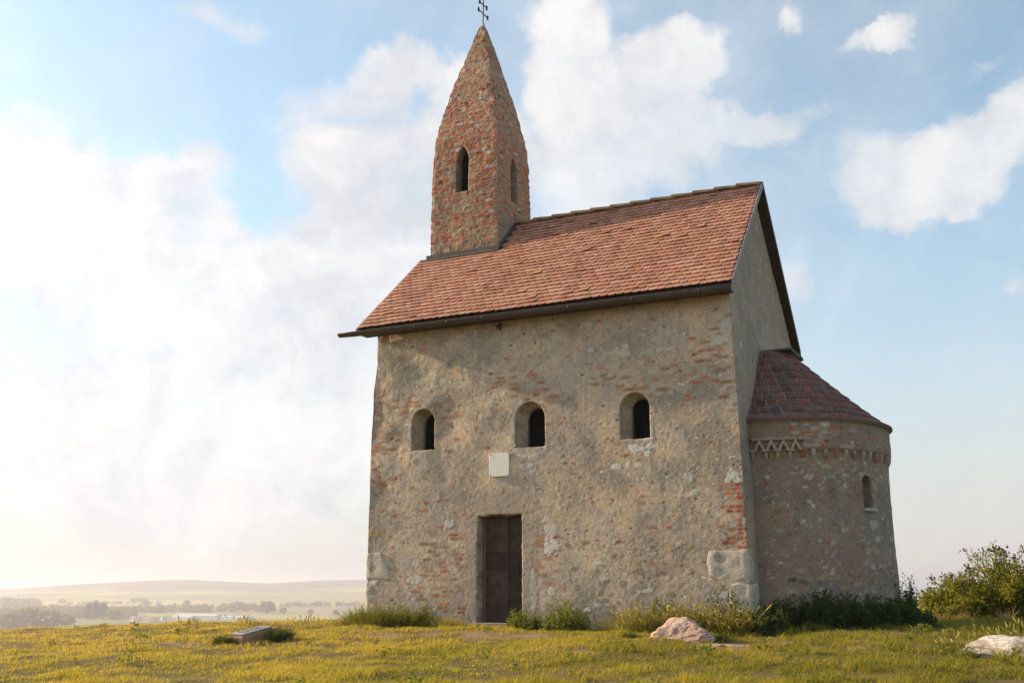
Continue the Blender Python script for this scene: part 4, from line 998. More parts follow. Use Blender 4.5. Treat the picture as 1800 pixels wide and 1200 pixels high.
# apse roof: half cone of mortared tiles, cut flat against the gable at the top
ZA0, ZA1, RA0, RA1 = 3.745, 5.47, 2.305, 0.52
def cone(th, k, lift=0.0):
    r = RA0 + (RA1 - RA0) * k; z = ZA0 + (ZA1 - ZA0) * (max(k, 0.0) ** 1.10)
    return Vector((AC[0] - 0.10 * k + (r + lift * 0.69) * math.cos(th), AC[1] + (r + lift * 0.69) * math.sin(th), z + lift * 0.72))
ths = [R(-97 + 194 * i / 96) for i in range(97)]
vs = [cone(t_, k) for k in np.linspace(0, 1, 12) for t_ in ths]
fs = [(j * 97 + i, j * 97 + i + 1, (j + 1) * 97 + i + 1, (j + 1) * 97 + i) for j in range(11) for i in range(96)]
mb = MB(); mb.add(vs, fs)
rim = [(cone(t_, 0)) for t_ in ths]
vs = [Vector((AC[0] + r_ * math.cos(t_), AC[1] + r_ * math.sin(t_), z_)) for (r_, z_) in ((RA0, ZA0), (RA0 + .003, ZA0 - 0.035), (AR - 0.05, ZA0 - 0.04)) for t_ in ths]
mb.add(vs, [(j * 97 + i + 1, j * 97 + i, (j + 1) * 97 + i, (j + 1) * 97 + i + 1) for j in range(2) for i in range(96)])
top = [Vector((cone(t_, 1))) for t_ in ths]; mb.add(top, [tuple(range(97))])
aroof = mb.build('apse_roof', M_MORTAR, church, world=True)
Vv, Fq = [], []; NRa = 10
for r_ in range(NRa):
    k0 = r_ / NRa; k1 = (r_ + 1) / NRa; rm = RA0 + (RA1 - RA0) * (k0 + k1) / 2
    nt = max(6, int(rm * math.pi / 0.20)); da = math.pi * 1.06 / nt; o_ = (r_ % 2) * 0.5 + random.uniform(-0.1, 0.1)
    for i in range(-1, nt + 1):
        a0_ = -math.pi / 2 * 1.06 + (i + o_) * da + 0.006 / rm + random.gauss(0, 0.002); a1_ = a0_ + da - 0.024 / rm
        a0_ = max(a0_, R(-96)); a1_ = min(a1_, R(96))
        if a1_ - a0_ < 0.02: continue
        l0 = 0.020 + random.uniform(0, 0.006); l1 = 0.006
        b = len(Vv); kk0 = k0 + 0.004 + random.gauss(0, 0.002); kk1 = k1 - 0.005; ns = 3
        for kk, lf in ((kk0, l0), (kk1, l1), (kk0, -0.005)):
            for s_ in range(ns + 1): Vv.append(cone(a0_ + (a1_ - a0_) * s_ / ns, kk, lf)[:])
        for s_ in range(ns):
            Fq.append((b + s_, b + s_ + 1, b + 4 + s_ + 1, b + 4 + s_)); Fq.append((b + 8 + s_, b + 8 + s_ + 1, b + s_ + 1, b + s_))
link('roof_tiles', np_mesh('roof_tiles', np.array(Vv), np.array(Fq), None, False), M_APTILE, aroof)
mb = MB()
vs = [Vector((AC[0] + r_ * math.cos(t_), AC[1] + r_ * math.sin(t_), z_)) for (r_, z_) in ((RA0 - .02, ZA0 - 0.012), (RA0 + .025, ZA0 - 0.018), (RA0 + .022, ZA0 + 0.018), (RA0 - 0.03, ZA0 + 0.045)) for t_ in ths]
mb.add(vs, [(j * 97 + i, j * 97 + i + 1, (j + 1) * 97 + i + 1, (j + 1) * 97 + i) for j in range(3) for i in range(96)])
mb.build('eave_rim', M_APTILE, aroof, smooth_=True)
mb = MB(); mb.box((0.16, AC[1], ZA1 + 0.012), (0.74, 2 * RA1 - 0.10, 0.035)); mb.build('top_flashing', M_FLASH, aroof)

# ---------------------------------------------------------------- plants: mesh kits
def frame_dirs(d):
    up = np.where(np.abs(d[:, 2:3]) > 0.95, np.array([[1., 0, 0]]), np.array([[0, 0, 1.]]))
    a = np.cross(d, up); a /= np.linalg.norm(a, axis=1, keepdims=True); return a, np.cross(a, d)
def leaves(c, d, L, W, g, bend=0.25):
    """diamond leaves: base c, direction d, length L, width W -> verts, quads (two facets through a bent midrib)"""
    n = len(c); d = d / np.linalg.norm(d, axis=1, keepdims=True); a, b = frame_dirs(d)
    ro = g.uniform(-1.2, 1.2, n)[:, None]; s = a * np.cos(ro) + b * np.sin(ro); u = np.cross(s, d)
    L = L[:, None]; W = W[:, None]
    V = np.stack([c, c + d * L * 0.5 + s * W * 0.5 + u * W * bend, c + d * L, c + d * L * 0.5 - s * W * 0.5 + u * W * bend], 1).reshape(-1, 3)
    i = np.arange(n)[:, None] * 4
    return V, np.concatenate([i + np.array([[0, 1, 2]]), i + np.array([[0, 2, 3]])], 0)
def blades(base, lean, h, w_, g, seg=4, droop=0.5):
    """arching grass blades: base (n,3), lean (n,2) horizontal reach, height h, width w_"""
    n = len(base); t = np.linspace(0, 1, seg + 1)
    th = g.uniform(0, math.pi, n); s = np.stack([np.cos(th), np.sin(th), np.zeros(n)], 1)
    V = []
    for k, tt in enumerate(t):
        p = base + np.stack([lean[:, 0] * tt ** 1.7, lean[:, 1] * tt ** 1.7, h * (tt - droop * 0.35 * tt ** 3)], 1)
        wk = (w_ * (1 - tt ** 1.6) * 0.5 + 0.0004)[:, None]
        V += [p - s * wk, p + s * wk]
    V = np.stack(V, 1).reshape(-1, 3); m = 2 * (seg + 1)
    i = (np.arange(n) * m)[:, None]; q = []
    for k in range(seg): q.append(i + np.array([[2 * k, 2 * k + 1, 2 * k + 3, 2 * k + 2]]))
    return V, np.concatenate(q, 0), p
def spindles(c, d, L, W):
    n = len(c); d = d / np.linalg.norm(d, axis=1, keepdims=True); a, b = frame_dirs(d); V = []
    for k, r in ((0, .25), (0.35, 1.0), (0.75, 0.75)):
        for q in range(3):
            t_ = q * 2.094; V.append(c + d * (L * k)[:, None] + (a * math.cos(t_) + b * math.sin(t_)) * (W * 0.5 * r)[:, None])
    V.append(c + d * L[:, None]); V = np.stack(V, 1).reshape(-1, 3)
    i = (np.arange(n) * 10)[:, None]; T = []
    for k in (0, 3):
        for q in range(3):
            r = (q + 1) % 3; T += [i + np.array([[k + q, k + r, k + 3 + r]]), i + np.array([[k + q, k + 3 + r, k + 3 + q]])]
    for q in range(3): T.append(i + np.array([[6 + q, 6 + (q + 1) % 3, 9]]))
    return V, np.concatenate(T, 0)
def place(name, me, mats, loc, label, cat, group):
    o = link(name, me, mats); o.location = loc; return tag(o, label, cat, group)
def local_z(xy, loc): return terrain(xy[:, 0] + loc[0], xy[:, 1] + loc[1]) - loc[2] - 0.02
def grass_tuft(x, y, rx, ry, n, h, label, seed, m=None, heads=0, lean=0.75, width=0.008, group='grass tufts at the foot of the walls', name='grass_tuft', bare=None, cat='grass tuft'):
    g = np.random.default_rng(seed); loc = (x, y, tz(x, y))
    ns = 3 + int(rx * 9); sc = g.uniform(-1, 1, (ns, 2)) * (0.22 if h < 0.3 else 0.68 if ns > 9 else 0.45 if ns > 6 else 0.35); sh = g.uniform(0.55, 1.12, ns); si = g.integers(0, ns, n)
    dx = g.normal(0, 0.36 if h < 0.3 else 0.25, (n, 2)); km = (dx ** 2).sum(1) < (0.30 if h < 0.3 else 0.22); dx, si = dx[km], si[km]; n = len(dx); xy = sc[si] + dx; prof = sh[si] * np.clip(1 - 2.2 * (dx ** 2).sum(1), 0.3, 1); dx0 = dx
    xy = xy * np.array([rx, ry])
    if bare is not None: xy[:, 1] = np.minimum(xy[:, 1], bare - y)
    base = np.concatenate([xy, local_z(xy, loc)[:, None]], 1)
    hh = h * prof * g.uniform(0.45, 1.1, n)
    out = dx0 * 2.6 + g.normal(0, 0.55, (n, 2))
    le = out * hh[:, None] * lean
    if bare is not None: le[:, 1] = np.minimum(le[:, 1], bare - y - xy[:, 1] + 0.0)
    V, q, tip = blades(base, le, hh, g.uniform(0.6, 1.3, n) * width, g)
    mi = np.zeros(len(q), int); T = None
    if heads:
        k = g.choice(n, min(heads, n), replace=False); d = np.concatenate([le[k] * 0.9, hh[k, None] * 0.8], 1)
        b2 = base[k] + np.concatenate([le[k] * 0.75, hh[k, None] * 0.85], 1)
        V2, T = spindles(b2, d, g.uniform(0.07, 0.13, len(k)), g.uniform(0.017, 0.030, len(k))); T = T + len(V)
        V = np.vstack([V, V2]); mi = np.concatenate([mi, np.ones(len(T), int)])
    return place(name, np_mesh(name, V, q, T, False, mi=mi), [m or M_TUFT, M_BARLEY], loc, label, cat, group)
def nettle(x, y, rx, ry, n, h, label, seed, m=None, group='dark weeds along the apse', name='nettle_clump', leafL=0.10, ymax=None, tipm=None, cat='weed'):
    g = np.random.default_rng(seed); loc = (x, y, tz(x, y))
    xy = g.uniform(-1, 1, (n, 2)); xy = xy[(xy ** 2).sum(1) < 1] * np.array([rx, ry]); n = len(xy)
    if ymax is not None: xy[:, 1] = np.minimum(xy[:, 1], ymax - y)
    b = np.concatenate([xy, local_z(xy, loc)[:, None]], 1)
    hh = h * g.uniform(0.5, 1.1, n) * (1 - 0.35 * (xy[:, 0] / rx) ** 2); lean = g.normal(0, 0.10, (n, 2)) * hh[:, None]
    Vs, Qs, _ = blades(b, lean, hh, np.full(n, 0.012), g, 3, 0.0)
    k = 26; t = np.tile(np.linspace(0.12, 1.0, k), n); i = np.repeat(np.arange(n), k)
    c = b[i] + np.concatenate([lean[i] * (t ** 1.7)[:, None], (hh[i] * t)[:, None]], 1)
    a = g.uniform(0, 2 * math.pi, len(t)); d = np.stack([np.cos(a), np.sin(a), g.uniform(-0.5, 0.5, len(t)) + (t > 0.9) * 0.8], 1)
    L = leafL * g.uniform(0.7, 1.2, len(t)) * (1.15 - 0.55 * t)
    Vl, Tl = leaves(c, d, L, L * g.uniform(0.45, 0.65, len(t)), g)
    V = np.vstack([Vs, Vl]); T = Tl + len(Vs)
    mi = np.concatenate([np.zeros(len(Qs), int), np.tile((t > 0.86).astype(int) if tipm else np.zeros(len(t), int), 2)])
    return place(name, np_mesh(name, V, Qs, T, False, mi=mi), [m or M_NETTLE, tipm or m or M_NETTLE], loc, label, cat, group)
def bush(x, y, rx, ry, h, nl, label, seed, group='bushes beside the apse', lm=None, leafL=0.075, dens=60, name='bush', tips=None):
    g = np.random.default_rng(seed); z0 = tz(x, y)
    root = empty(name, (x, y, z0), label, 'bush', group)
    mb = MB(); C_, D_, TT = [], [], []
    for k in range(dens):
        a = g.uniform(0, 2 * math.pi); el_ = math.acos(g.uniform(0.0, 1.0)); s_ = g.uniform(0.62, 1.12)
        e = np.array([rx * math.sin(el_) * math.cos(a), ry * math.sin(el_) * math.sin(a), h * (0.12 + 0.88 * math.cos(el_))]) * s_
        st = np.array([g.normal(0, 0.12) * rx, g.normal(0, 0.12) * ry, -0.08])
        mid = st * 0.5 + e * 0.5 + np.array([g.normal(0, .08) * rx, g.normal(0, .08) * ry, 0.14 * h])
        pts = [(1 - t) ** 2 * st + 2 * t * (1 - t) * mid + t * t * e for t in np.linspace(0, 1, 6)]
        mb.tube([tuple(p) for p in pts], [0.022, 0.018, 0.014, 0.010, 0.007, 0.003], 4)
        m_ = max(6, int(nl / dens * g.uniform(0.6, 1.4))); t = g.uniform(0.25, 1.03, m_) ** 0.8
        pp = np.array([(1 - q) ** 2 * st + 2 * q * (1 - q) * mid + q * q * e for q in t])
        sp = (1.10 - t)[:, None] * 0.34 + 0.03
        pp = pp + g.normal(0, 1, (m_, 3)) * sp * np.array([0.7, 0.7, 0.55]); pp[:, 2] = np.maximum(pp[:, 2], 0.0)
        C_.append(pp); D_.append(g.normal(0, 1, (m_, 3)) + (e / np.linalg.norm(e)) * 0.7 + np.array([0, 0, 0.25])); TT.append(t)
    mb.build('branches', M_BARK, root)
    C_ = np.vstack(C_); D_ = np.vstack(D_); TT = np.concatenate(TT); n = len(C_)
    L = leafL * g.uniform(0.6, 1.25, n); V, T = leaves(C_, D_, L, L * g.uniform(0.45, 0.7, n), g)
    mi = np.tile(((TT > 0.95) & (C_[:, 2] > 0.55 * h)).astype(int) if tips else np.zeros(n, int), 2)
    link('foliage', np_mesh('foliage', V, None, T, False, mi=mi), [lm or M_BUSH, tips or M_RED], root)
    return root

# ---------------------------------------------------------------- lawn
g = np.random.default_rng(99)
NB = 900000
u = g.random(NB); r = (9.0 ** 0.7 + u * (46.0 ** 0.7 - 9.0 ** 0.7)) ** (1 / 0.7)
a = R(-25.9) + g.uniform(-R(36), R(35), NB)
x = 4.388 + r * np.sin(a); y = -18.861 + r * np.cos(a)
cl = g.normal(0, 0.02, (NB, 2)); x += cl[:, 0]; y += cl[:, 1]
ok = ~((x > -8.25) & (x < 0.02) & (y > -0.02) & (y < 6.2)) & ~((x > -0.05) & (np.hypot(x, y - 2.93) < 2.22)) & ~((x > -5.6) & (x < -4.5) & (y > -0.14) & (y < 0.2))
q3 = p3(x, y); thin = fbm(q3, 1.9, 3, 0.6, 40.)
ok &= g.random(NB) > np.clip(soil(x, y) * 0.93, 0, 1)
ok &= g.random(NB) > smooth(thin, 0.12, 0.34) * (0.30 + 0.35 * smooth(x, -4, 2))
x, y, r, thin = x[ok], y[ok], r[ok], thin[ok]; n = len(x)
z = terrain(x, y)
hn = fbm(p3(x, y), 0.9, 3, 0.55, 12.); hf = fbm(p3(x, y), 4.2, 3, 0.6, 70.)
hh = (0.034 + 0.065 * np.clip(hn + 0.10, 0, 1) + (0.10 + 0.12 * smooth(x, -4, 1)) * np.clip(hf - 0.04, 0, 1)) * g.uniform(0.45, 1.35, n) * (1 - 0.5 * smooth(thin, 0, 0.3))
th = g.uniform(0, 2 * math.pi, n); ln = g.uniform(0.3, 1.7, n) * hh
wd = (0.0045 + 0.00024 * r) * g.uniform(0.6, 1.3, n)
s0 = np.stack([np.cos(th + 1.57 + g.normal(0, .5, n)), np.sin(th + 1.57), np.zeros(n)], 1)
base = np.stack([x, y, z - 0.012], 1); tip = base + np.stack([np.cos(th) * ln, np.sin(th) * ln, hh], 1)
mid = base * 0.5 + tip * 0.5 + np.stack([-np.cos(th) * ln * 0.16, -np.sin(th) * ln * 0.16, hh * 0.12], 1)
V = np.stack([base - s0 * wd[:, None] * 0.5, base + s0 * wd[:, None] * 0.5, mid + s0 * wd[:, None] * 0.38, mid - s0 * wd[:, None] * 0.38, tip], 1).reshape(-1, 3)
i = (np.arange(n) * 5)[:, None]
qd = i + np.array([[0, 1, 2, 3]]); tr = i + np.array([[3, 2, 4]])
# low weeds mixed into the turf
nw = 900; u = g.random(nw); rw = (9.5 ** 0.6 + u * (28.0 ** 0.6 - 9.5 ** 0.6)) ** (1 / 0.6); aw = R(-25.9) + g.uniform(-R(33), R(32), nw)
xw = 4.388 + rw * np.sin(aw); yw = -18.861 + rw * np.cos(aw)
kw = (yw < -0.9) | (xw < -9.0) | (xw > 2.8)
kw &= g.random(nw) < 0.12 + 1.6 * np.clip(fbm(p3(xw, yw), 0.45, 2, 0.5, 31.) + 0.02 + 0.05 * xw, 0, 1)
xw, yw = xw[kw], yw[kw]; nw = len(xw); kk = 26; sz = g.uniform(0.6, 1.5, nw)
ii = np.repeat(np.arange(nw), kk); aa = g.uniform(0, 2 * math.pi, nw * kk)
hz_ = g.uniform(0, 0.11, nw * kk) * sz[ii]
cw = np.stack([xw[ii] + g.normal(0, 0.035, nw * kk) * sz[ii], yw[ii] + g.normal(0, 0.035, nw * kk) * sz[ii], terrain(xw, yw)[ii] + hz_], 1)
dw = np.stack([np.cos(aa), np.sin(aa), g.uniform(0.1, 1.2, nw * kk)], 1); Lw = g.uniform(0.03, 0.07, nw * kk) * sz[ii]
Vw, Tw = leaves(cw, dw, Lw, Lw * 0.5, g)
mi_ = np.concatenate([np.zeros(len(qd) + len(tr), int), np.ones(len(Tw), int)])
lawn = link('grass', np_mesh('grass', np.vstack([V, Vw]), qd, np.vstack([tr, Tw + len(V)]), False, mi=mi_), [M_LAWN, M_LOWWEED])
tag(lawn, 'short dry golden grass with warm light in its colour, covering the hilltop', 'grass', kind='stuff')

# ---------------------------------------------------------------- plants at the church
G1 = 'grass tufts at the foot of the walls'
grass_tuft(-7.65, -0.55, 0.95, 0.55, 2600, 0.50, 'broad green grass tuft at the west corner of the chapel wall', 1)
grass_tuft(-6.75, -0.45, 0.75, 0.45, 1700, 0.42, 'green grass tuft below the west window between corner and door', 2, bare=-0.04)
grass_tuft(-6.05, -0.40, 0.55, 0.38, 900, 0.30, 'low golden grass tuft left of the door', 3, M_BARLEY, bare=-0.04)
G0 = 'leafy weeds at the foot of the front wall'
nettle(-4.36, -0.40, 0.34, 0.26, 40, 0.42, 'small leafy green weed hiding the right foot of the door', 4, M_LOWWEED, G0, 'leafy_weed', 0.075, -0.05)
nettle(-3.45, -0.42, 0.55, 0.34, 90, 0.56, 'bushy leafy weed right of the door under the middle window', 5, M_LOWWEED, G0, 'leafy_weed', 0.075, -0.05)
nettle(-7.45, -0.55, 0.75, 0.40, 80, 0.46, 'leafy weed inside the broad tuft at the west corner', 15, M_LOWWEED, G0, 'leafy_weed', 0.07)
nettle(-6.70, -0.42, 0.45, 0.30, 50, 0.38, 'leafy weed under the west window beside the broad corner tuft', 16, M_LOWWEED, G0, 'leafy_weed', 0.07, -0.05)
grass_tuft(-2.45, -0.35, 0.60, 0.35, 1100, 0.34, 'low yellowish grass tuft between the door and the pink boulder', 6, M_BARLEY, bare=-0.04, heads=60)
G2 = 'wild barley behind the boulder'
grass_tuft(-1.75, -0.75, 0.65, 0.45, 900, 0.50, 'golden wild barley left of the pink boulder', 7, M_TUFT, 420, group=G2, name='wild_barley', bare=-0.04, cat='wild barley')
grass_tuft(-0.95, -0.60, 0.65, 0.40, 900, 0.60, 'tall golden wild barley standing right behind the pink boulder', 8, M_TUFT, 450, group=G2, name='wild_barley', bare=-0.04, cat='wild barley')
grass_tuft(-0.25, -0.75, 0.55, 0.40, 700, 0.55, 'golden wild barley at the right end of the pink boulder', 9, M_TUFT, 330, group=G2, name='wild_barley', cat='wild barley', bare=-0.04)
G3 = 'dark weeds along the walls'
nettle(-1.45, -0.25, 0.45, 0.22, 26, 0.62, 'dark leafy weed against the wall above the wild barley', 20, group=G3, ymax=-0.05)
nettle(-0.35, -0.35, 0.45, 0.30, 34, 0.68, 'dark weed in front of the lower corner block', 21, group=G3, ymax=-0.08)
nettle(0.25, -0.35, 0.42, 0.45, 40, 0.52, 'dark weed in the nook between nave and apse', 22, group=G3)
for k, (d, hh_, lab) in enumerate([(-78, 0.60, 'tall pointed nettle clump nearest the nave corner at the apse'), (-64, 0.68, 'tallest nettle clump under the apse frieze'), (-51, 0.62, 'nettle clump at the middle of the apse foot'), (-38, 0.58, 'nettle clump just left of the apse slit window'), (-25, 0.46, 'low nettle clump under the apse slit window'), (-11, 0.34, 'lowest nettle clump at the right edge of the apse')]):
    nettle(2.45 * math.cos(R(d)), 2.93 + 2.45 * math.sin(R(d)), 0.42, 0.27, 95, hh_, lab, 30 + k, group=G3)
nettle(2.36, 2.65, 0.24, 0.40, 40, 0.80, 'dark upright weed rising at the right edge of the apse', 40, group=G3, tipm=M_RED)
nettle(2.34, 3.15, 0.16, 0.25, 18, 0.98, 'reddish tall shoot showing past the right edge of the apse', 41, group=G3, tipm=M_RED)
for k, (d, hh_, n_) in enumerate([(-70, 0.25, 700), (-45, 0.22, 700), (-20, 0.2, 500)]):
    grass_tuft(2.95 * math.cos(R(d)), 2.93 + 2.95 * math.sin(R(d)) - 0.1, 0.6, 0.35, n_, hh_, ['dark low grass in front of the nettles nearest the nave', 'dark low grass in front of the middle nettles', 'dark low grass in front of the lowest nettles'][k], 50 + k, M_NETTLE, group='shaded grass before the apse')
# ---------------------------------------------------------------- bushes on the right
G4 = 'bushes right of the apse'
bush(4.10, 8.5, 1.55, 1.2, 1.62, 17000, 'largest leafy bush cut by the right edge of the picture', 60, G4, tips=M_RED, dens=110)
bush(3.10, 8.4, 0.95, 0.9, 1.08, 8000, 'medium bush leaning against the largest bush on its left', 61, G4, tips=M_RED)
bush(2.58, 8.4, 0.62, 0.6, 0.72, 3200, 'small low bush nearest the apse on the right', 62, G4, dens=40, tips=M_RED)
bush(5.3, 9.2, 1.3, 1.2, 1.72, 9000, 'bush behind the largest bush at the right edge', 63, G4, dens=70, tips=M_RED)
for k, (x_, y_, lab) in enumerate([(3.15, 7.4, 'dry straw stalks in front of the medium bush'), (4.0, 7.1, 'dry straw stalks in front of the largest bush'), (2.55, 7.6, 'dry straw stalks in front of the small low bush')]):
    grass_tuft(x_, y_, 0.35, 0.3, 130, 0.42, lab, 70 + k, M_STRAW, group='dry stalks by the bushes', name='dry_grass', cat='dry grass', lean=0.8)

# ---------------------------------------------------------------- rocks
def rock(name, loc, dims, label, m, seed, cuts=9, rz=0.0, sharp=0.72, tilt=(0, 0), group=None):
    g = np.random.default_rng(seed); bm = bmesh.new(); bmesh.ops.create_icosphere(bm, subdivisions=6, radius=1.0)
    co = np.array([v.co[:] for v in bm.verts])
    for _ in range(cuts):
        nn = g.normal(0, 1, 3); nn[2] = abs(nn[2]) * 0.7 + 0.05; nn /= np.linalg.norm(nn); dd = g.uniform(sharp - 0.2, sharp + 0.12)
        e = np.maximum(co @ nn - dd, 0); co = co - np.outer(e * 0.96, nn)
    rr = np.linalg.norm(co, axis=1, keepdims=True)
    nz = fbm(co + seed, 2.1, 4, 0.55)[:, None] * 0.16 + fbm(co + seed, 9.0, 4, 0.62)[:, None] * 0.075
    st = fbm(co * np.array([1, 1, 5.0]) + seed, 2.5, 3, 0.6)[:, None] * 0.06
    co = co * (1 + nz + st) * np.array(dims)
    for v, c in zip(bm.verts, co): v.co = c
    me = bpy.data.meshes.new(name); bm.to_mesh(me); bm.free()
    for p in me.polygons: p.use_smooth = True
    o = link(name, me, m); o.location = loc; o.rotation_euler = (R(tilt[0]), R(tilt[1]), rz)
    return tag(o, label, 'rock', group)
rock('boulder', (-0.85, -1.85, tz(-0.85, -1.85) + 0.07), (0.80, 0.46, 0.38), 'pink craggy boulder lying in the grass before the corner blocks', M_ROCK, 5, 12, R(4), 0.66, (4, -12))
rock('flat_rock', (0.26, -2.35, tz(0.26, -2.35) - 0.02), (0.46, 0.40, 0.075), 'flat pale rock slab flush with the grass right of the pink boulder', M_ROCK, 8, 6)
rock('flat_rock', (-0.05, -2.75, tz(-0.05, -2.75) - 0.02), (0.30, 0.22, 0.06), 'smaller flat rock in the turf just before the pale slab', M_ROCK, 9, 6)
rock('long_rock', (4.35, -3.35, tz(4.35, -3.35) - 0.005), (1.04, 0.38, 0.25), 'long low white rock at the right edge of the picture', M_ROCK2, 12, 9, R(-14), 0.74, (0, 3))
rock('stone', (1.05, -2.4, tz(1.05, -2.4) + 0.02), (0.05, 0.04, 0.035), 'small white stone lying in the grass right of the flat rock slab', M_ROCK2, 13, 5)
rock('stone', (-8.25, -5.05, tz(-8.25, -5.05) + 0.01), (0.10, 0.05, 0.04), 'small pinkish stone on the bare soil left of the memorial', M_ROCK, 14, 5)
grass_tuft(3.62, -3.45, 0.28, 0.2, 420, 0.26, 'dark grass tuft at the left end of the long white rock', 80, M_NETTLE, group='grass round the long white rock')
grass_tuft(4.2, -2.75, 0.7, 0.22, 260, 0.42, 'wild barley standing behind the long white rock', 81, M_TUFT, 110, group='grass round the long white rock', name='wild_barley', cat='wild barley')
grass_tuft(3.45, -2.95, 0.35, 0.2, 160, 0.34, 'a few barley stalks left of the long white rock', 82, M_TUFT, 50, group='grass round the long white rock', name='wild_barley', cat='wild barley')
grass_tuft(4.3, -3.85, 0.55, 0.12, 260, 0.18, 'low grass before the long white rock', 83, M_TUFT, 20, group='grass round the long white rock')
grass_tuft(-1.55, -2.15, 0.3, 0.2, 420, 0.22, 'dark grass tuft at the left foot of the pink boulder', 84, M_NETTLE, group='grass round the pink boulder')
grass_tuft(-0.15, -1.75, 0.3, 0.25, 420, 0.25, 'dark grass tuft at the right foot of the pink boulder', 85, M_NETTLE, group='grass round the pink boulder')

# ---------------------------------------------------------------- memorial stone on the left
mz = tz(-7.75, -4.25)
mem = empty('memorial_stone', (-7.72, -4.22, mz - 0.05), 'low concrete memorial block with a tilted stone slab on the left lawn', 'memorial', rz=R(-4))
mb = MB()
mb.prism([(-0.42, -0.1), (0.42, -0.1), (0.42, 0.27), (-0.42, 0.14)], 'x', -0.17, 0.17)
mb.build('base', M_CONC, mem, bevel=0.015)
mb = MB(); th_ = math.atan(0.13 / 0.84)
mb.box((-0.01, -0.02, 0.222), (0.30, 0.72, 0.035), Matrix.Rotation(th_, 3, 'X')); sb = mb.build('slab', M_SLATE, mem, bevel=0.006)
mb = MB()
for k in range(7):
    L = 0.22 - 0.03 * (k % 3); yk = -0.22 + k * 0.075
    c_ = Matrix.Rotation(th_, 3, 'X') @ Vector((0, yk, 0.0195)); mb.box(c_ + Vector((-0.01, -0.02, 0.222)), (L, 0.018, 0.004), Matrix.Rotation(th_, 3, 'X'))
mb.build('inscription', M_DARKWOOD, sb)
G5 = 'grass round the memorial'
grass_tuft(-7.92, -4.70, 0.38, 0.18, 2200, 0.24, 'dark grass hiding the front of the memorial', 90, M_NETTLE, group=G5)
grass_tuft(-7.36, -4.0, 0.24, 0.38, 2000, 0.34, 'dark grass at the right side of the memorial', 91, M_NETTLE, group=G5)
grass_tuft(-8.1, -3.45, 0.4, 0.25, 80, 0.36, 'thin grass stalks standing behind the memorial', 92, M_TUFT, 30, group=G5, lean=0.7)
for k, (x_, y_, lab) in enumerate([(-10.6, -2.6, 'thin dry stalks on the crest left of the memorial'), (-9.9, -1.9, 'thin dry stalks on the crest behind the memorial'), (-8.9, -1.2, 'thin dry stalks on the crest near the corner grass tuft')]):
    grass_tuft(x_, y_, 0.55, 0.3, 45, 0.34, lab, 95 + k, M_STRAW if k != 2 else M_TUFT, 25, group='dry stalks on the crest', name='dry_grass', cat='dry grass', lean=0.5)

# ---------------------------------------------------------------- the valley
def far_xy(px, d):
    th = R(-25.9) + math.atan((px - 900) / 1851.0); return CAM.x + d * math.sin(th), CAM.y + d * math.cos(th)
def crown_mesh(g, rx, rz, zc, n, size, kind='round'):
    t = g.normal(0, 1, (n, 3)); t /= np.linalg.norm(t, axis=1, keepdims=True)
    lump = 1 + 0.5 * fbm(t * 1.0 + g.uniform(0, 50), 1.7, 2)
    rr = g.uniform(0.45, 1.0, n) ** 0.5 * lump
    c = t * rr[:, None] * np.array([rx, rx, rz]); c[:, 2] += zc
    if kind == 'cone':
        k = np.clip((c[:, 2] - zc + rz) / (2 * rz), 0, 1); c[:, :2] *= (1.3 * (1 - k))[:, None]
    d = t + g.normal(0, 0.6, (n, 3)); L = size * g.uniform(0.6, 1.3, n)
    return leaves(c, d, L, L * 0.9, g, 0.3)
def far_tree(px, d, h, w_, label, seed, kind='round', group='far trees in the valley'):
    g = np.random.default_rng(seed); x, y = far_xy(px, d); z = tz(x, y)
    root = empty('tree', (x, y, z), label, 'tree', group)
    V, T = crown_mesh(g, w_ / 2, h * (0.42 if kind != 'cone' else 0.47), h * 0.56, 380, max(w_, h) * 0.16, kind)
    link('crown', np_mesh('crown', V, None, T, False), M_FARLEAF, root)
    mb = MB(); mb.tube([(0, 0, -1), (0.1, 0, h * 0.3), (0, 0.1, h * 0.7)], [h * 0.035, h * 0.028, h * 0.01], 6); mb.build('trunk', M_BARK, root)
for k, a_ in enumerate([
    (112, 3300, 13, 20, 'lone round tree on the pale field far left'),
    (98, 2500, 15, 11, 'pointed tree rising from the wood far left', 'cone'),
    (260, 2900, 17, 11, 'tall tree above the hazy houses'),
    (330, 2700, 21, 15, 'broad tree behind the long white shed'),
    (362, 2650, 14, 16, 'round tree behind the right end of the long white shed'),
    (418, 2450, 19, 26, 'wide tree directly behind the white silo'),
    (472, 2250, 22, 30, 'largest tree right of the silo beside the thin mast'),
    (500, 2250, 11, 13, 'small round tree right of the thin mast'),
    (548, 2200, 8, 11, 'tiny tree on the green field left of the chapel'),
    (592, 2100, 10, 12, 'small tree on the green field nearest the chapel corner'),
    (160, 1950, 26, 11, 'first tall poplar of the group before the wood'),
    (172, 1930, 29, 10, 'tallest poplar of the group before the wood'),
    (184, 1960, 25, 11, 'right poplar of the group before the wood'),
    (22, 1520, 20, 24, 'near leafy tree at the left edge behind the crest'),
    (52, 1560, 25, 34, 'big near tree behind the crest second from the left edge'),
    (88, 1540, 23, 32, 'big near tree behind the crest third from the left edge'),
    (122, 1640, 16, 22, 'smaller near tree at the right end of the trees behind the crest'),
    (205, 1900, 17, 22, 'round tree between the poplars and the hazy houses'),
    (1612, 1700, 13, 16, 'hazy tree seen between the apse and the small bush'),
    (1640, 1750, 11, 15, 'hazy tree just left of the small low bush')]):
    far_tree(*a_[:5], 200 + k, a_[5] if len(a_) > 5 else 'round')
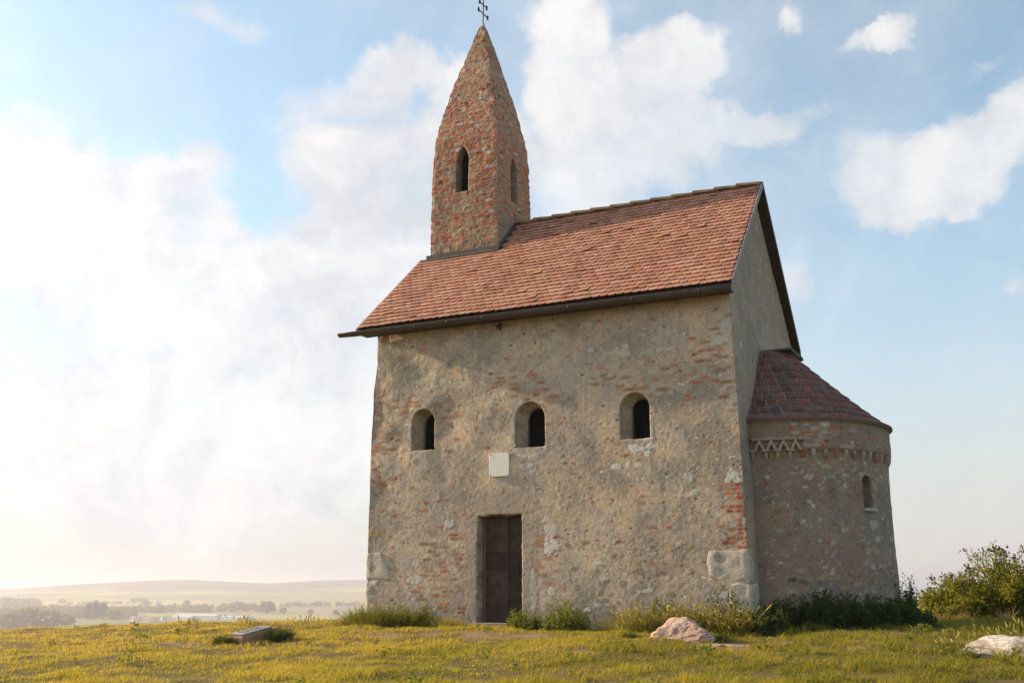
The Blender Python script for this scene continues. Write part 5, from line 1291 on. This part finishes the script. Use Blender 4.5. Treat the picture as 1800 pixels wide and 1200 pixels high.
for k in range(9):
    far_tree(233 + k * 3.4, 3500, 11, 6, 'tiny tree in the even row along the far field edge', 240 + k, group='row of tiny trees along the far field')
def wood(name, spots, label, seed):
    g = np.random.default_rng(seed); Vs, Ts, nv = [], [], 0
    for px0, px1, d0, d1, n_, hmin, hmax in spots:
        for _ in range(n_):
            px, d = g.uniform(px0, px1), g.uniform(d0, d1); x, y = far_xy(px, d); h = g.uniform(hmin, hmax)
            V, T = crown_mesh(g, h * g.uniform(0.4, 0.65), h * 0.5, h * 0.5, 110, h * 0.26)
            Vs.append(V + np.array([x, y, tz(x, y)])); Ts.append(T + nv); nv += len(V)
    o = link(name, np_mesh(name, np.vstack(Vs), None, np.vstack(Ts), False), M_FARLEAF); tag(o, label, 'woodland', kind='stuff')
wood('woodland', [(-120, 150, 2000, 2500, 130, 10, 18), (120, 240, 1950, 2350, 60, 9, 16), (-60, 20, 1700, 1850, 16, 10, 16), (5, 76, 2950, 3150, 40, 12, 20), (120, 300, 3150, 3250, 40, 5, 9), (230, 480, 2350, 2600, 90, 8, 15), (480, 640, 2700, 2800, 40, 6, 11), (1560, 1800, 1900, 2700, 70, 8, 13)], 'hazy woodland in the valley left of the chapel', 5)
def far_house(px, d, w_, dp, h, rh, label, rz=0.0, wallm=None, roofm=None, nwin=4, name='house', cat='house', group='far houses'):
    x, y = far_xy(px, d); z = tz(x, y)
    root = empty(name, (x, y, z), label, cat, group, rz=R(-25.9) * -1 + rz)
    mb = MB(); mb.box((0, 0, h / 2 - 0.5), (w_, dp, h + 1)); mb.prism([(-dp / 2, h), (dp / 2, h), (0, h + rh * 0.96)], 'x', -w_ / 2 + .02, w_ / 2 - .02); mb.build('wall', wallm or M_FARWALL, root)
    mb = MB()
    for s_ in (-1, 1):
        mb.prism([(s_ * (dp / 2 + 0.4), h - 0.15), (0, h + rh), (0, h + rh + 0.25), (s_ * (dp / 2 + 0.4), h + 0.1)], 'x', -w_ / 2 - 0.4, w_ / 2 + 0.4)
    mb.build('roof', roofm or M_FARROOF, root)
    for k in range(nwin):
        mb = MB(); mb.box((-w_ / 2 + w_ * (k + 0.5) / nwin, -dp / 2 - 0.02, h * 0.55), (min(1.6, w_ / nwin * 0.5), 0.08, 1.3)); mb.build('window', M_GLASS, root)
PS = -R(0)
far_house(352, 1930, 100, 16, 5, 3.0, 'longest pale shed in the valley below the crest', -2 * R(25.9) + R(22), M_FARSHED, M_FARSHED, 8, 'shed', 'shed', 'pale sheds in the valley')
far_house(326, 1840, 44, 12, 5, 2.5, 'shorter white shed in front of the left end of the longest shed', -2 * R(25.9) + R(22), M_FARWALL, M_FARSHED, 6, 'shed', 'shed', 'pale sheds in the valley')
far_house(420, 1860, 62, 12, 4, 2.2, 'low pale shed right of the longest shed near the silo', -2 * R(25.9) + R(22), M_FARWALL, M_FARSHED, 6, 'shed', 'shed', 'pale sheds in the valley')
for k, (px, d, w_, lab) in enumerate([(254, 1840, 20, 'largest white house of the hazy cluster'), (266, 1760, 16, 'white house at the lower front of the hazy cluster'), (278, 1770, 13, 'small white house right of the lower front house'), (292, 1850, 16, 'white house between the cluster and the sheds'), (240, 1830, 12, 'small pale house at the left end of the hazy cluster'), (106, 1700, 11, 'single tiny white house among the woods far left'), (38, 1640, 30, 'long pale building half hidden by the near trees'), (2, 1640, 20, 'pale house at the left edge of the picture'), (1614, 1900, 12, 'tiny white house seen right of the apse')]):
    far_house(px, d, w_, 8, 4.5, 3.0, lab, -2 * R(25.9) + R(random.uniform(-30, 40)), nwin=3)
x, y = far_xy(418, 1840); silo = empty('silo', (x, y, tz(x, y)), 'slim white silo between the valley sheds', 'silo')
mb = MB(); mb.tube([(0, 0, 7), (0, 0, 12)], [1.7, 1.7], 14); mb.tube([(0, 0, 12), (0, 0, 13.2)], [1.7, 0.2], 14); mb.build('tank', M_FARWALL, silo)
for sx_, sy_ in ((1, 1), (1, -1), (-1, 1), (-1, -1)):
    mb = MB(); mb.tube([(sx_ * 1.2, sy_ * 1.2, -0.5), (sx_ * 1.1, sy_ * 1.1, 7.2)], 0.14, 6); mb.build('leg', M_FARWALL, silo)
def mast(px, d, h, r_, label):
    x, y = far_xy(px, d); o = empty('mast', (x, y, tz(x, y)), label, 'mast', 'thin masts far away')
    mb = MB(); mb.tube([(0, 0, -1), (0, 0, h)], [r_, r_ * 0.6], 6); mb.build('pole', M_FARSHED, o)
    for k in range(3):
        mb = MB(); mb.box((0, 0, h * (0.78 + 0.09 * k)), (r_ * 7, r_, r_)); mb.build('antenna', M_FARSHED, o)
mast(464, 2300, 40, 0.35, 'thin mast rising from the valley beside the largest tree')
mast(236, 5450, 45, 0.5, 'tiny mast on the skyline of the far hill')

# ---------------------------------------------------------------- haze
mh, nh = mat('haze_air')
vol = nh.new('ShaderNodeVolumePrincipled'); vol.inputs['Color'].default_value = (0.91, 0.885, 0.94, 1); vol.inputs['Density'].default_value = 0.00024
vol.inputs['Anisotropy'].default_value = 0.35
nh.l.new(vol.outputs[0], nh.new('ShaderNodeOutputMaterial').inputs['Volume'])
mb = MB(); mb.box((4, -19, 0.0), (26000, 26000, 2.0))
zmin, zmax = float(Zt.min()) - 1.5, max(float(Zt.max()), 17.0) + 14.0
mb.v = [(v[0], v[1], zmax if v[2] > 0 else zmin) for v in mb.v]
hz = mb.build('haze', mh); tag(hz, None, kind='stuff')
